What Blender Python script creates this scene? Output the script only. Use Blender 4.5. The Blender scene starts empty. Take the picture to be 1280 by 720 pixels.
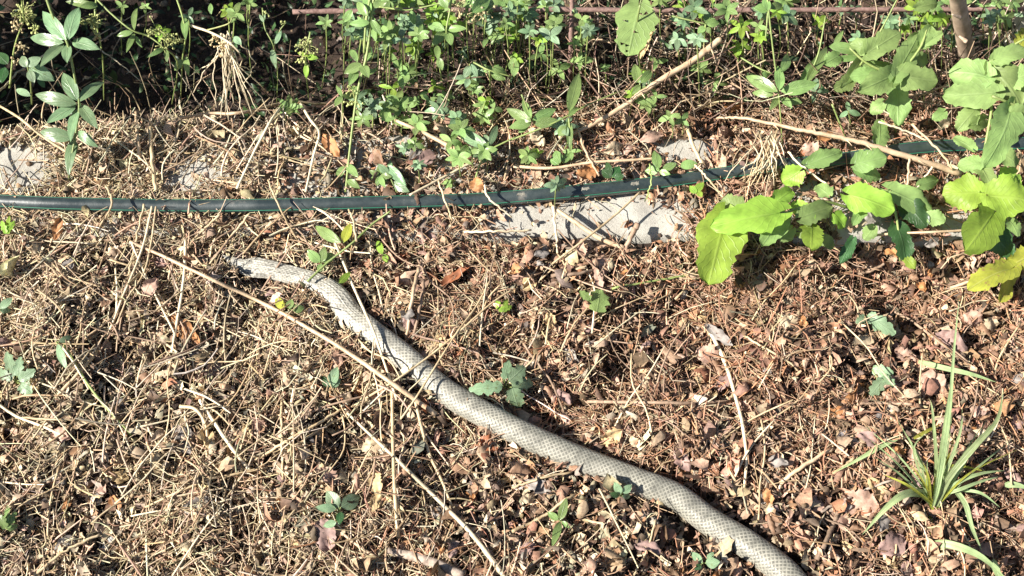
import bpy, math, random
import numpy as np
from mathutils import Vector, Matrix
rng = np.random.default_rng(7)
random.seed(7)
scene = bpy.context.scene
COL = scene.collection
PI = math.pi
SHRUBS = [(-.90, .30, .50, .09), (-.96, .36, .58, .10), (-.92, .46, .60, .11), (-1.04, .28, .60, .1), (-.86, .56, .55, .11), (-.74, .70, .5, .12), (-.5, .84, .5, .12), (-.1, .9, .5, .14), (.3, .92, .5, .14)]  # out-of-view shrubs, added as shade casters
# ---------------------------------------------------------------- camera, sky, sun
F = 1450.0                       # focal length in photograph pixels (1280 wide)
PITCH = math.radians(62)
DIST = 1.45
CAM = Vector((0, -DIST*math.cos(PITCH), DIST*math.sin(PITCH)))
FWD = Vector((0, math.cos(PITCH), -math.sin(PITCH)))
UPV = Vector((0, math.sin(PITCH), math.cos(PITCH)))
cd = bpy.data.cameras.new('camera'); cam = bpy.data.objects.new('camera', cd); COL.objects.link(cam)
cam.location = CAM; cam.rotation_euler = (PI/2 - PITCH, 0, 0)
cd.sensor_width = 36; cd.lens = F/1280*36; cd.clip_start = .02; cd.clip_end = 200
scene.camera = cam
SUN_EL = math.radians(39); SUN_AZ = math.radians(-15)    # sun stands to the left of the picture
sdir = Vector((-math.cos(SUN_EL)*math.cos(SUN_AZ), math.cos(SUN_EL)*math.sin(SUN_AZ), math.sin(SUN_EL)))
world = bpy.data.worlds.new('World'); scene.world = world; world.use_nodes = True
wn = world.node_tree; bg = wn.nodes['Background']; bg.inputs[1].default_value = .05
sky = wn.nodes.new('ShaderNodeTexSky'); sky.sky_type = 'NISHITA'; sky.sun_disc = False
sky.sun_elevation = SUN_EL; sky.sun_rotation = math.atan2(sdir.x, sdir.y)
wn.links.new(sky.outputs[0], bg.inputs[0])
sl = bpy.data.lights.new('sun', 'SUN'); sl.energy = 5; sl.angle = math.radians(.5); sl.color = (1, .95, .87)
so = bpy.data.objects.new('sun', sl); COL.objects.link(so); so.location = sdir*5
so.rotation_euler = sdir.to_track_quat('Z', 'Y').to_euler()
vs = scene.view_settings; vs.view_transform = 'Standard'; vs.look = 'None'; vs.gamma = 1; vs.exposure = 1.28
vs.use_curve_mapping = False
scene.cycles.max_bounces = 5; scene.cycles.diffuse_bounces = 3; scene.cycles.glossy_bounces = 2; scene.cycles.transmission_bounces = 2; scene.cycles.caustics_reflective = False; scene.cycles.caustics_refractive = False

def W(px, py, z=0.0):
    """place whose height is z and which the photograph shows at px, py"""
    d = FWD + Vector((1, 0, 0))*((px-640)/F) + UPV*((360-py)/F)
    t = (z - CAM.z)/d.z
    return CAM + d*t

# ---------------------------------------------------------------- noise and ground shape
TAB = {}
def vnoise(x, y, sc, seed):
    if seed not in TAB: TAB[seed] = np.random.default_rng(seed).random((256, 256))
    r = TAB[seed]
    x = np.asarray(x, float)/sc + 1000.37; y = np.asarray(y, float)/sc + 1000.71
    xi = np.floor(x).astype(int); yi = np.floor(y).astype(int); fx = x-xi; fy = y-yi
    fx = fx*fx*(3-2*fx); fy = fy*fy*(3-2*fy)
    a = r[xi % 256, yi % 256]; b = r[(xi+1) % 256, yi % 256]; c = r[xi % 256, (yi+1) % 256]; d = r[(xi+1) % 256, (yi+1) % 256]
    return (a*(1-fx)+b*fx)*(1-fy) + (c*(1-fx)+d*fx)*fy - .5
def sstep(a, b, x):
    t = np.clip((np.asarray(x, float)-a)/(b-a), 0, 1); return t*t*(3-2*t)
PITS = [(770, 470, .035, .022), (845, 392, .05, .016), (690, 510, .04, .018), (1140, 400, .035, .016), (310, 390, .03, .018), (200, 350, .03, .015),
        (140, 430, .04, .02), (1110, 350, .05, .02), (1050, 335, .05, .018), (20, 560, .03, .018), (1260, 640, .05, .018), (930, 150, .05, .02),
        (1140, 352, .05, .014), (1235, 400, .04, .014), (560, 450, .02, .010), (608, 487, .02, .012), (655, 515, .02, .012), (705, 537, .022, .013), (750, 555, .022, .013), (795, 575, .022, .013), (838, 594, .022, .013), (878, 619, .022, .013), (918, 648, .022, .013), (955, 680, .022, .013), (990, 708, .022, .012), (640, 650, .03, .015), (420, 560, .03, .013), (560, 620, .03, .012), (300, 690, .03, .012), (860, 470, .03, .013)]
PITW = [(W(a, b).x, W(a, b).y, r, d) for a, b, r, d in PITS]
def gh(x, y):
    x = np.asarray(x, float); y = np.asarray(y, float)
    h = .022*vnoise(x, y, .13, 1) + .026*vnoise(x, y, .055, 2) + .017*vnoise(x, y, .024, 3)
    for a, b, r, d in PITW:
        h = h - 1.5*d*np.exp(-((x-a)**2+(y-b)**2)/(r*r))
    back = sstep(.22, .34, y)
    h = h - back*(.05 + .06*sstep(.1, -.3, x)) + .09*sstep(.6, 1.6, y)
    k = sstep(.045, .07, y)*sstep(.25, .225, y)
    h = h*(1-k) + (-.004 + .25*h)*k
    return h
def g1(x, y): return float(gh(np.array([x]), np.array([y]))[0])
def KF(x): return .069 - .010*np.asarray(x) + .012*vnoise(x, np.asarray(x)*0, .06, 31)    # front and back line of the concrete strip
def KB(x): return .232 + .014*vnoise(x, np.asarray(x)*0, .08, 32)
KTOP = .010
BARE = [(742, 278, 125, 31), (15, 212, 48, 34), (235, 222, 28, 20), (855, 188, 42, 14), (1075, 282, 40, 24), (1200, 285, 30, 16), (500, 177, 20, 7)]
def bare(x, y):
    """1 where the concrete lies open"""
    x = np.asarray(x, float); y = np.asarray(y, float); m = np.zeros_like(x)
    for px, py, rx, ry in BARE:
        c = W(px, py, KTOP); e = (px, py)
        dx = (x-c.x)/(rx*.001); dy = (y-c.y)/(ry*.00118)
        m = np.maximum(m, sstep(1.25, .8, np.sqrt(dx*dx+dy*dy)))
    return m
def surf(x, y):
    """ground or concrete top"""
    x = np.asarray(x, float); y = np.asarray(y, float)
    g = gh(x, y); k = (y > KF(x)) & (y < KB(x))
    return np.where(k, np.maximum(g, KTOP), g)
def s1(x, y): return float(surf(np.array([x]), np.array([y]))[0])
def WS(px, py, h=0.0):
    """point h above the surface, as seen at px, py"""
    z = 0.0
    for _ in range(4):
        p = W(px, py, z+h); z = s1(p.x, p.y)
    return W(px, py, z+h)

# ---------------------------------------------------------------- materials
def newmat(name):
    m = bpy.data.materials.new(name); m.use_nodes = True; nt = m.node_tree
    return m, nt, nt.nodes['Principled BSDF']
def N(nt, t, **kw):
    n = nt.nodes.new(t)
    for k, v in kw.items(): setattr(n, k, v)
    return n
def ramp(nt, fac, stops):
    r = N(nt, 'ShaderNodeValToRGB'); e = r.color_ramp.elements
    while len(e) < len(stops): e.new(.5)
    for i, (p, c) in enumerate(stops): e[i].position = p; e[i].color = (*c, 1)
    nt.links.new(fac, r.inputs[0]); return r.outputs[0]
def mixc(nt, a, b, fac, mode='MIX'):
    m = N(nt, 'ShaderNodeMix', data_type='RGBA', blend_type=mode)
    for s, v in ((m.inputs[6], a), (m.inputs[7], b), (m.inputs[0], fac)):
        if hasattr(v, 'is_output'): nt.links.new(v, s)
        elif isinstance(v, tuple): s.default_value = (*v, 1)
        else: s.default_value = v
    return m.outputs[2]
def noise(nt, sc, det=4, obj=True, rough=.6):
    tc = N(nt, 'ShaderNodeTexCoord'); n = N(nt, 'ShaderNodeTexNoise'); n.inputs['Scale'].default_value = sc
    n.inputs['Detail'].default_value = det; n.inputs['Roughness'].default_value = rough
    nt.links.new(tc.outputs['Object'], n.inputs['Vector']); return n.outputs[0]
def bump(nt, bsdf, h, strength, dist):
    b = N(nt, 'ShaderNodeBump'); b.inputs['Strength'].default_value = strength; b.inputs['Distance'].default_value = dist
    nt.links.new(h, b.inputs['Height']); nt.links.new(b.outputs[0], bsdf.inputs['Normal'])

def leaf_mat(name, col, vein, rough=.42, trans=.35, spot=None, vs_=16, spec=.5):
    m, nt, b = newmat(name)
    uv = N(nt, 'ShaderNodeUVMap'); sx = N(nt, 'ShaderNodeSeparateXYZ'); nt.links.new(uv.outputs[0], sx.inputs[0])
    ab = N(nt, 'ShaderNodeMath', operation='ABSOLUTE'); nt.links.new(sx.outputs[0], ab.inputs[0])
    mid = N(nt, 'ShaderNodeMapRange'); mid.inputs[1].default_value = .02; mid.inputs[2].default_value = .09; mid.inputs[3].default_value = 1; mid.inputs[4].default_value = 0
    nt.links.new(ab.outputs[0], mid.inputs[0])
    ma = N(nt, 'ShaderNodeMath', operation='MULTIPLY_ADD'); nt.links.new(ab.outputs[0], ma.inputs[0]); ma.inputs[1].default_value = -.45; nt.links.new(sx.outputs[1], ma.inputs[2])
    mu = N(nt, 'ShaderNodeMath', operation='MULTIPLY'); nt.links.new(ma.outputs[0], mu.inputs[0]); mu.inputs[1].default_value = vs_/2
    fr = N(nt, 'ShaderNodeMath', operation='PINGPONG'); nt.links.new(mu.outputs[0], fr.inputs[0]); fr.inputs[1].default_value = .5
    lat = N(nt, 'ShaderNodeMapRange'); lat.inputs[1].default_value = .0; lat.inputs[2].default_value = .1; lat.inputs[3].default_value = .7; lat.inputs[4].default_value = 0
    nt.links.new(fr.outputs[0], lat.inputs[0])
    vmax = N(nt, 'ShaderNodeMath', operation='MAXIMUM'); nt.links.new(mid.outputs[0], vmax.inputs[0]); nt.links.new(lat.outputs[0], vmax.inputs[1])
    n1 = noise(nt, 60, 4)
    dark = tuple(c*.72 for c in col); lite = tuple(min(1, c*1.25) for c in col)
    c0 = ramp(nt, n1, [(.3, dark), (.5, col), (.72, lite)])
    if spot:
        n2 = noise(nt, 140, 3); f = ramp(nt, n2, [(.6, (0, 0, 0)), (.68, (1, 1, 1))]); c0 = mixc(nt, c0, spot, f)
    oi = N(nt, 'ShaderNodeObjectInfo'); hs = N(nt, 'ShaderNodeHueSaturation')
    mr = N(nt, 'ShaderNodeMapRange'); mr.inputs[3].default_value = .75; mr.inputs[4].default_value = 1.22; nt.links.new(oi.outputs['Random'], mr.inputs[0]); nt.links.new(mr.outputs[0], hs.inputs['Value'])
    mr2 = N(nt, 'ShaderNodeMapRange'); mr2.inputs[3].default_value = .485; mr2.inputs[4].default_value = .513; nt.links.new(oi.outputs['Random'], mr2.inputs[0]); nt.links.new(mr2.outputs[0], hs.inputs['Hue'])
    vf = N(nt, 'ShaderNodeMath', operation='MULTIPLY'); nt.links.new(vmax.outputs[0], vf.inputs[0]); vf.inputs[1].default_value = .5
    c1 = mixc(nt, c0, vein, vf.outputs[0]); nt.links.new(c1, hs.inputs['Color'])
    nt.links.new(hs.outputs[0], b.inputs['Base Color']); b.inputs['Roughness'].default_value = rough; b.inputs['Specular IOR Level'].default_value = spec
    inv = N(nt, 'ShaderNodeMath', operation='MULTIPLY'); nt.links.new(vmax.outputs[0], inv.inputs[0]); inv.inputs[1].default_value = -1
    ad = N(nt, 'ShaderNodeMath', operation='ADD'); nt.links.new(inv.outputs[0], ad.inputs[0]); nt.links.new(n1, ad.inputs[1])
    bump(nt, b, ad.outputs[0], .5, .001)
    tr = N(nt, 'ShaderNodeBsdfTranslucent'); tc = mixc(nt, hs.outputs[0], (.9, 1, .25), .35, 'MULTIPLY'); nt.links.new(tc, tr.inputs[0])
    mx = N(nt, 'ShaderNodeMixShader'); mx.inputs[0].default_value = trans
    nt.links.new(b.outputs[0], mx.inputs[1]); nt.links.new(tr.outputs[0], mx.inputs[2]); nt.links.new(mx.outputs[0], nt.nodes['Material Output'].inputs[0])
    return m
def col_mat(name, rough=.7, nsc=180, trans=0, amt=.45, bmp=.0006, spec=.35):
    """colour from the 'col' attribute, broken up by noise"""
    m, nt, b = newmat(name); a = N(nt, 'ShaderNodeAttribute', attribute_name='col')
    n1 = noise(nt, nsc, 5); f = ramp(nt, n1, [(.3, (1-amt,)*3), (.7, (1+amt*.4,)*3)])
    c = mixc(nt, a.outputs[0], f, 1.0, 'MULTIPLY'); nt.links.new(c, b.inputs['Base Color'])
    b.inputs['Roughness'].default_value = rough; b.inputs['Specular IOR Level'].default_value = spec
    bump(nt, b, n1, .6, bmp)
    if trans:
        tr = N(nt, 'ShaderNodeBsdfTranslucent'); nt.links.new(c, tr.inputs[0]); mx = N(nt, 'ShaderNodeMixShader'); mx.inputs[0].default_value = trans
        nt.links.new(b.outputs[0], mx.inputs[1]); nt.links.new(tr.outputs[0], mx.inputs[2]); nt.links.new(mx.outputs[0], nt.nodes['Material Output'].inputs[0])
    return m
def stick_mat(name, c1, c2, rough=.65, sc=90):
    m, nt, b = newmat(name)
    n1 = noise(nt, sc, 5); c = ramp(nt, n1, [(.32, c1), (.66, c2)])
    oi = N(nt, 'ShaderNodeObjectInfo'); hs = N(nt, 'ShaderNodeHueSaturation'); mr = N(nt, 'ShaderNodeMapRange'); mr.inputs[3].default_value = .75; mr.inputs[4].default_value = 1.2
    nt.links.new(oi.outputs['Random'], mr.inputs[0]); nt.links.new(mr.outputs[0], hs.inputs['Value']); nt.links.new(c, hs.inputs['Color'])
    nt.links.new(hs.outputs[0], b.inputs['Base Color']); b.inputs['Roughness'].default_value = rough
    n2 = noise(nt, sc*5, 3); bump(nt, b, n2, .5, .0008); return m
M = {}
M['madder'] = leaf_mat('madder_leaf', (.17, .27, .135), (.27, .36, .19), rough=.34, trans=.2, vs_=10)
M['green'] = leaf_mat('green_leaf', (.215, .33, .105), (.28, .40, .16), rough=.36, trans=.28, vs_=12)
M['vine'] = leaf_mat('vine_leaf', (.29, .42, .14), (.34, .47, .18), rough=.5, trans=.42, vs_=14, spec=.35)
M['lime'] = leaf_mat('lime_leaf', (.31, .48, .07), (.36, .51, .10), rough=.45, trans=.42, vs_=14, spec=.35)
M['yellow'] = leaf_mat('yellowing_leaf', (.40, .42, .06), (.45, .46, .14), rough=.5, trans=.38, spot=(.30, .20, .07), vs_=14, spec=.3)
M['blue'] = leaf_mat('bluish_leaf', (.23, .34, .19), (.29, .39, .24), rough=.45, trans=.25, spot=(.16, .2, .08), vs_=12)
M['dark'] = leaf_mat('dark_leaf', (.04, .10, .03), (.08, .15, .06), rough=.4, trans=.2)  # deep green; doubles as painted shade on hanging vine leaves
M['grass'] = leaf_mat('grass_blade', (.32, .41, .19), (.38, .47, .24), rough=.45, trans=.3, vs_=1)
M['stem'] = stick_mat('green_stem', (.16, .22, .06), (.28, .33, .11), .5)
M['straw'] = stick_mat('straw', (.36, .25, .13), (.60, .47, .29), .55)
M['pale'] = stick_mat('pale_straw', (.48, .38, .24), (.72, .62, .43), .55)
M['cane'] = stick_mat('cane', (.40, .27, .16), (.62, .46, .30), .5)
M['twig'] = stick_mat('twig', (.17, .105, .065), (.36, .25, .17), .75)
M['bark'] = stick_mat('bark', (.12, .085, .065), (.36, .29, .23), .85, 120)
M['rust'] = stick_mat('rusty_rod', (.14, .075, .06), (.30, .19, .16), .8, 200)
M['trunk'] = stick_mat('young_trunk', (.30, .215, .15), (.54, .41, .30), .8, 60)
M['seed'] = stick_mat('seed_cluster', (.26, .30, .09), (.48, .48, .19), .6)
M['dryseed'] = stick_mat('dry_cluster', (.36, .26, .13), (.58, .48, .27), .7)
M['litter'] = col_mat('litter', .7, 260, 0, .5)
M['stalks'] = col_mat('litter_stalks', .6, 200, 0, .3)
M['crumb'] = col_mat('crumbs', .85, 300, 0, .5)
M['deadleaf'] = col_mat('dead_leaf', .6, 120, .12, .5, .001)
M['backleaf'] = col_mat('back_leaf', .45, 150, .2, .3)
m, nt, b = newmat('soil'); n1 = noise(nt, 45, 8, rough=.75); c = ramp(nt, n1, [(.3, (.014, .009, .006)), (.52, (.045, .027, .018)), (.72, (.125, .077, .05))])
nt.links.new(c, b.inputs['Base Color']); b.inputs['Roughness'].default_value = .95; bump(nt, b, noise(nt, 160, 8, rough=.8), 1, .006); M['soil'] = m
m, nt, b = newmat('concrete'); n1 = noise(nt, 16, 8, rough=.75); c = ramp(nt, n1, [(.3, (.28, .262, .225)), (.5, (.41, .39, .34)), (.7, (.50, .48, .42))])
vo = N(nt, 'ShaderNodeTexVoronoi'); vo.inputs['Scale'].default_value = 170; tc = N(nt, 'ShaderNodeTexCoord'); nt.links.new(tc.outputs['Object'], vo.inputs[0])
pf = ramp(nt, vo.outputs[0], [(.10, (1, 1, 1)), (.2, (0, 0, 0))]); n3 = noise(nt, 60, 2); pf2 = ramp(nt, n3, [(.5, (0, 0, 0)), (.56, (1, 1, 1))])
c = mixc(nt, c, (.13, .11, .09), mixc(nt, pf, pf2, 1.0, 'MULTIPLY'))
stn = ramp(nt, noise(nt, 9, 5), [(.45, (0, 0, 0)), (.7, (.3, .3, .3))]); c = mixc(nt, c, (.16, .13, .10), stn)
nt.links.new(c, b.inputs['Base Color']); b.inputs['Roughness'].default_value = .9; bump(nt, b, noise(nt, 120, 8, rough=.8), .8, .003); M['concrete'] = m
m, nt, b = newmat('polyethylene'); n1 = noise(nt, 30, 6, rough=.7); c = ramp(nt, n1, [(.4, (.017, .026, .026)), (.6, (.038, .05, .048)), (.74, (.14, .13, .11))])
nt.links.new(c, b.inputs['Base Color']); r_ = ramp(nt, n1, [(.35, (.28,)*3), (.7, (.46,)*3)]); nt.links.new(r_, b.inputs['Roughness']); b.inputs['Specular IOR Level'].default_value = .9; bump(nt, b, noise(nt, 250, 4), .25, .0006); M['pipe'] = m
m, nt, b = newmat('green_stripe'); b.inputs['Base Color'].default_value = (.025, .16, .095, 1); b.inputs['Roughness'].default_value = .4; M['stripe'] = m
m, nt, b = newmat('dried_mud'); c = ramp(nt, noise(nt, 200, 5), [(.3, (.10, .095, .08)), (.7, (.28, .26, .21))]); nt.links.new(c, b.inputs['Base Color']); b.inputs['Roughness'].default_value = .95; M['mud'] = m
m, nt, b = newmat('snake_scales'); a = N(nt, 'ShaderNodeAttribute', attribute_name='col'); n1 = noise(nt, 70, 5); f = ramp(nt, n1, [(.3, (.72, .71, .69)), (.65, (1.08, 1.06, 1.02))])
c = mixc(nt, a.outputs[0], f, 1.0, 'MULTIPLY'); nt.links.new(c, b.inputs['Base Color']); b.inputs['Roughness'].default_value = .42; b.inputs['Specular IOR Level'].default_value = .4
bump(nt, b, noise(nt, 420, 3), .25, .0005); M['snake'] = m
m, nt, b = newmat('pale_board'); c = ramp(nt, noise(nt, 40, 5), [(.3, (.50, .47, .36)), (.7, (.64, .60, .48))]); nt.links.new(c, b.inputs['Base Color']); b.inputs['Roughness'].default_value = .8; M['board'] = m

# ---------------------------------------------------------------- mesh helpers
def mesh_obj(name, verts, faces, mat, parent=None, origin=(0, 0, 0), smooth=True, col=None, uv=None):
    me = bpy.data.meshes.new(name); o3 = np.asarray(origin, float)
    V = np.asarray(verts, float) - o3
    if isinstance(faces, np.ndarray):
        n, k = faces.shape
        me.vertices.add(len(V)); me.vertices.foreach_set('co', V.astype(np.float32).ravel())
        me.loops.add(n*k); me.loops.foreach_set('vertex_index', faces.astype(np.int32).ravel())
        me.polygons.add(n); me.polygons.foreach_set('loop_start', np.arange(0, n*k, k, dtype=np.int32))
        me.update(calc_edges=True)
    else:
        me.from_pydata([tuple(v) for v in V], [], faces)
    if smooth: me.polygons.foreach_set('use_smooth', np.ones(len(me.polygons), dtype=bool))
    if col is not None:
        a = me.color_attributes.new('col', 'FLOAT_COLOR', 'POINT'); c = np.ones((len(V), 4), np.float32); c[:, :3] = col; a.data.foreach_set('color', c.ravel())
    if uv is not None:
        l = me.uv_layers.new(name='UVMap'); idx = np.empty(len(me.loops), np.int32); me.loops.foreach_get('vertex_index', idx)
        l.data.foreach_set('uv', np.asarray(uv, np.float32)[idx].ravel())
    me.materials.append(mat); me.update()
    o = bpy.data.objects.new(name, me); COL.objects.link(o)
    if parent is not None: o.parent = parent
    else: o.location = origin
    return o
def tag(o, label, cat, group=None):
    o['label'] = label; o['category'] = cat
    if group: o['group'] = group
    return o
def empty(name, label, cat, loc, group=None):
    o = bpy.data.objects.new(name, None); COL.objects.link(o); o.location = loc; o.empty_display_size = .02
    return tag(o, label, cat, group)
def spline(pts, n):
    P = np.array([tuple(p) for p in pts], float)
    if len(P) == 2: t = np.linspace(0, 1, n)[:, None]; return P[0]*(1-t)+P[1]*t
    Q = np.vstack([2*P[0]-P[1], P, 2*P[-1]-P[-2]]); out = []
    ts = np.linspace(0, len(P)-1-1e-9, n)
    for t in ts:
        i = int(t); f = t-i; a, b, c, d = Q[i], Q[i+1], Q[i+2], Q[i+3]
        out.append(.5*((2*b)+(c-a)*f+(2*a-5*b+4*c-d)*f*f+(3*b-a-3*c+d)*f**3))
    return np.array(out)
def tube_geo(path, rad, sides=6, rough=0, seed=0):
    path = np.asarray(path, float); n = len(path); rad = np.broadcast_to(np.asarray(rad, float), (n,))
    T = np.gradient(path, axis=0); T /= np.linalg.norm(T, axis=1)[:, None]+1e-12
    ref = np.array([.13, .21, 1.0]); A = np.cross(T, ref); A /= np.linalg.norm(A, axis=1)[:, None]+1e-9; B = np.cross(A, T)
    th = np.linspace(0, 2*PI, sides, endpoint=False)
    rr = rad[:, None]*(1+rough*(np.random.default_rng(seed).random((n, sides))-.5))
    V = path[:, None, :] + (A[:, None, :]*np.cos(th)[None, :, None] + B[:, None, :]*np.sin(th)[None, :, None])*rr[:, :, None]
    V = V.reshape(-1, 3); f = []
    for i in range(n-1):
        for j in range(sides):
            f.append((i*sides+j, i*sides+(j+1) % sides, (i+1)*sides+(j+1) % sides, (i+1)*sides+j))
    f.append(tuple(range(sides))[::-1]); f.append(tuple(range((n-1)*sides, n*sides)))
    return V, f
def tube(name, pts, r0, r1, mat, parent=None, origin=(0, 0, 0), n=None, sides=6, rough=.15, wob=0):
    n = n or max(6, len(pts)*4); P = spline(pts, n)
    if wob:
        rg = np.random.default_rng(abs(hash(tuple(round(c, 4) for c in P[0]))) % 99999); w = rg.normal(0, wob, (n, 3)); w[0] = w[-1] = 0; P = P + w
    V, f = tube_geo(P, np.linspace(r0, r1, n), sides, rough, int(abs(P[0][0])*1e4))
    return mesh_obj(name, V, f, mat, parent, origin)

def leaf_geo(L, Wd, shape='oval', fold=.12, droop=.08, seed=0, ruffle=.03):
    rg = random.Random(seed); ns = {'blade': 12, 'oval': 10, 'vine': 20, 'lobed': 22, 'dead': 14}[shape]; nc = 7 if shape != 'blade' else 3
    V = []; UV = []; ph = rg.random()*6; ph2 = rg.random()*6
    for i in range(ns+1):
        t = i/ns
        if shape == 'blade': w = (min(1, .55+t*3)*(1-t**2.2))
        elif shape == 'oval': w = (math.sin(PI*min(1, t**.82))**.8) if 0 < t < 1 else .0
        elif shape == 'vine':
            w = ((t+.02)/.32)**.5 if t < .3 else (1-((t-.3)/.7)**2.8)**.55 if t < 1 else .06; w *= 1 + (.06 if i % 3 == 1 else -.05 if i % 3 == 0 else 0)+.10*math.sin(t*11+ph)+rg.uniform(-.04, .04)
            if i == 0: w = .12
        elif shape == 'lobed':
            w = (.35+.65*math.sin(PI*min(1, .12+t*.88)))*(.60+.40*abs(math.sin(t*PI*3.2+.5)))*(1 if t < .97 else .5)*rg.uniform(.9, 1.1)
            if i == 0: w = .1
            if i == ns: w = .12
        else:
            w = (math.sin(PI*min(1, .04+t*.94))**.7)*rg.uniform(.72, 1.12)
        w = max(w, .02)*Wd/2
        for j in range(nc):
            s = -1+2*j/(nc-1); asym = 1
            if shape in ('vine', 'lobed', 'dead') and abs(s) == 1: asym = rg.uniform(.9, 1.08)
            x = t*L; y = s*w*asym
            if shape == 'vine':   # outer margin sweeps back at the base and forward at the tip
                x += -abs(s)**2*.10*L*(1-t)**2*2 - abs(s)*.04*L*math.sin(PI*t)
            z = fold*abs(s)*w + droop*L*4*t*(1-t) + ruffle*Wd*math.sin(t*9+s*2.5+ph)*abs(s)**1.5 + ruffle*.6*Wd*math.sin(s*4+ph2+t*4)
            if shape == 'dead': z += rg.uniform(-.05, .05)*Wd
            V.append((x, y, z)); UV.append((s, t))
    f = [(i*nc+j, i*nc+j+1, (i+1)*nc+j+1, (i+1)*nc+j) for i in range(ns) for j in range(nc-1)]
    return np.array(V), f, UV
TOCAM = Vector((0, -.42, .9)).normalized()
def leaf(parent, B, T, Wd, mat, shape='oval', fold=.12, droop=.08, roll=0, name='leaf', col=None, up=None, ruffle=.03, seed=None):
    """a leaf from base point B to tip point T, face towards up, turned by roll about its midrib"""
    sd = seed if seed is not None else int(abs(B.x*7919+B.y*104729+T.x*1299709+Wd*31)*1000) % 999983
    d = T-B; L = d.length; x = d.normalized(); u = (up or TOCAM); z = (u - x*u.dot(x)).normalized(); y = z.cross(x)
    if roll: R = Matrix.Rotation(math.radians(roll), 3, x); y = R @ y; z = R @ z
    V, f, UV = leaf_geo(L, Wd, shape, fold, droop, sd, ruffle)
    R = np.array([[x.x, y.x, z.x], [x.y, y.y, z.y], [x.z, y.z, z.z]])
    P = V @ R.T + np.array(tuple(B)); org = parent.location if parent else B
    return mesh_obj(name, P, f, mat, parent, tuple(org), col=(None if col is None else np.tile(col, (len(P), 1))), uv=UV)

# ---------------------------------------------------------------- ground sheet and concrete strip
def axis(lo, hi, fine, far):
    a = np.arange(lo, hi, fine); k = np.geomspace(fine*2, far, 26)
    return np.concatenate([(lo-k)[::-1], a, hi+k])
gx = axis(-1.1, 1.1, .006, 25); gy = axis(-.75, .95, .006, 25)
X, Y = np.meshgrid(gx, gy); Z = gh(X, Y) + .0035*vnoise(X, Y, .009, 9)
nx, ny = len(gx), len(gy); idx = np.arange(nx*ny).reshape(ny, nx)
Q = np.stack([idx[:-1, :-1], idx[:-1, 1:], idx[1:, 1:], idx[1:, :-1]], -1).reshape(-1, 4)
g = mesh_obj('ground', np.stack([X, Y, Z], -1).reshape(-1, 3), Q, M['soil']); g['kind'] = 'structure'
kx = np.arange(-1.6, 1.6, .008); cols = []
for x in kx:
    f_, b_ = float(KF(x)), float(KB(x)); r = []
    for t in np.linspace(0, 1, 22): r.append((x, f_+(b_-f_)*t))
    cols.append(r)
A = np.array(cols); KX, KY = A[..., 0], A[..., 1]
t_ = np.linspace(0, 1, 22)[None, :]
KZ = KTOP + .004*vnoise(KX, KY, .05, 41) + .0025*vnoise(KX, KY, .014, 42) - .012*(np.clip(1-t_/.08, 0, 1)**2 + np.clip((t_-.92)/.08, 0, 1)**2)
top = np.stack([KX, KY, KZ], -1); fr_ = top[:, :1].copy(); fr_[..., 2] = -.12; bk = top[:, -1:].copy(); bk[..., 2] = -.16
S = np.concatenate([fr_, top, bk], 1); n0, n1_ = S.shape[:2]; idx = np.arange(n0*n1_).reshape(n0, n1_)
Q = np.stack([idx[:-1, :-1], idx[1:, :-1], idx[1:, 1:], idx[:-1, 1:]], -1).reshape(-1, 4)
k = mesh_obj('concrete_strip', S.reshape(-1, 3), Q, M['concrete']); k['kind'] = 'structure'; k['label'] = 'rough grey concrete strip under the black pipe'

# ---------------------------------------------------------------- shed snake skin
SN = [(279, 320, 8), (300, 327, 11), (322, 336, 12.5), (346, 343, 12), (372, 346, 11.5), (398, 354, 12.5), (420, 369, 14.2), (437, 391, 14.5), (463, 414, 14.8), (505, 449, 15.2), (550, 483, 15.2), (597, 512, 15),
      (644, 538, 15), (689, 559.5, 15), (735, 577.5, 15), (800, 602, 15), (844, 623, 15.2), (889, 652, 15.5), (933, 683, 15.8), (978, 718, 16), (1020, 755, 16.5), (1065, 800, 16.5), (1120, 850, 16)]
sp = []
for px, py, r in SN:
    p = WS(px, py, r*.001*1.0+.001); sp.append((p.x, p.y, p.z, r*.001))
sp = np.array(sp); sp[:, 2] = np.convolve(np.pad(sp[:, 2], 2, 'edge'), np.ones(5)/5, 'valid')
ns_ = 1800; C3 = spline(sp[:, :3], ns_); rr = np.interp(np.linspace(0, len(sp)-1, ns_), np.arange(len(sp)), sp[:, 3])
seg = np.linalg.norm(np.diff(C3, axis=0), axis=1); s_ = np.concatenate([[0], np.cumsum(seg)]); tot = s_[-1]
su = np.linspace(0, tot, ns_); C3 = np.stack([np.interp(su, s_, C3[:, i]) for i in range(3)], 1); rr = np.interp(su, s_, rr)
SNAKE_C, SNAKE_R = C3[::8, :2].copy(), rr[::8].copy()
K = 156; th = np.linspace(0, 2*PI, K, endpoint=False)
T = np.gradient(C3, axis=0); T /= np.linalg.norm(T, axis=1)[:, None]; side = np.cross(T, [0, 0, 1.]); side /= np.linalg.norm(side, axis=1)[:, None]; upn = np.cross(side, T)
a_ = (su[:, None]+.0016*vnoise(su[:, None]+0*th, np.cos(th)[None, :]*.03+0*su[:, None], .011, 95))/.0056; b_ = (th/(2*PI)*17)[None, :]
u_ = a_+b_; v_ = a_-b_; fu = np.abs(u_-np.floor(u_)-.5)*2; fv = np.abs(v_-np.floor(v_)-.5)*2
edge = np.maximum(fu, fv); fa = ((u_-np.floor(u_))+(v_-np.floor(v_)))/2
hgt = (1-edge**3)*.00045 + fa*.00025
crump = np.clip(1-(su-.0)/.26, 0, 1)[:, None]
low = np.stack([vnoise(su, su*0+q*.37, .022, 60+q) for q in range(3)], 1)
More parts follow.
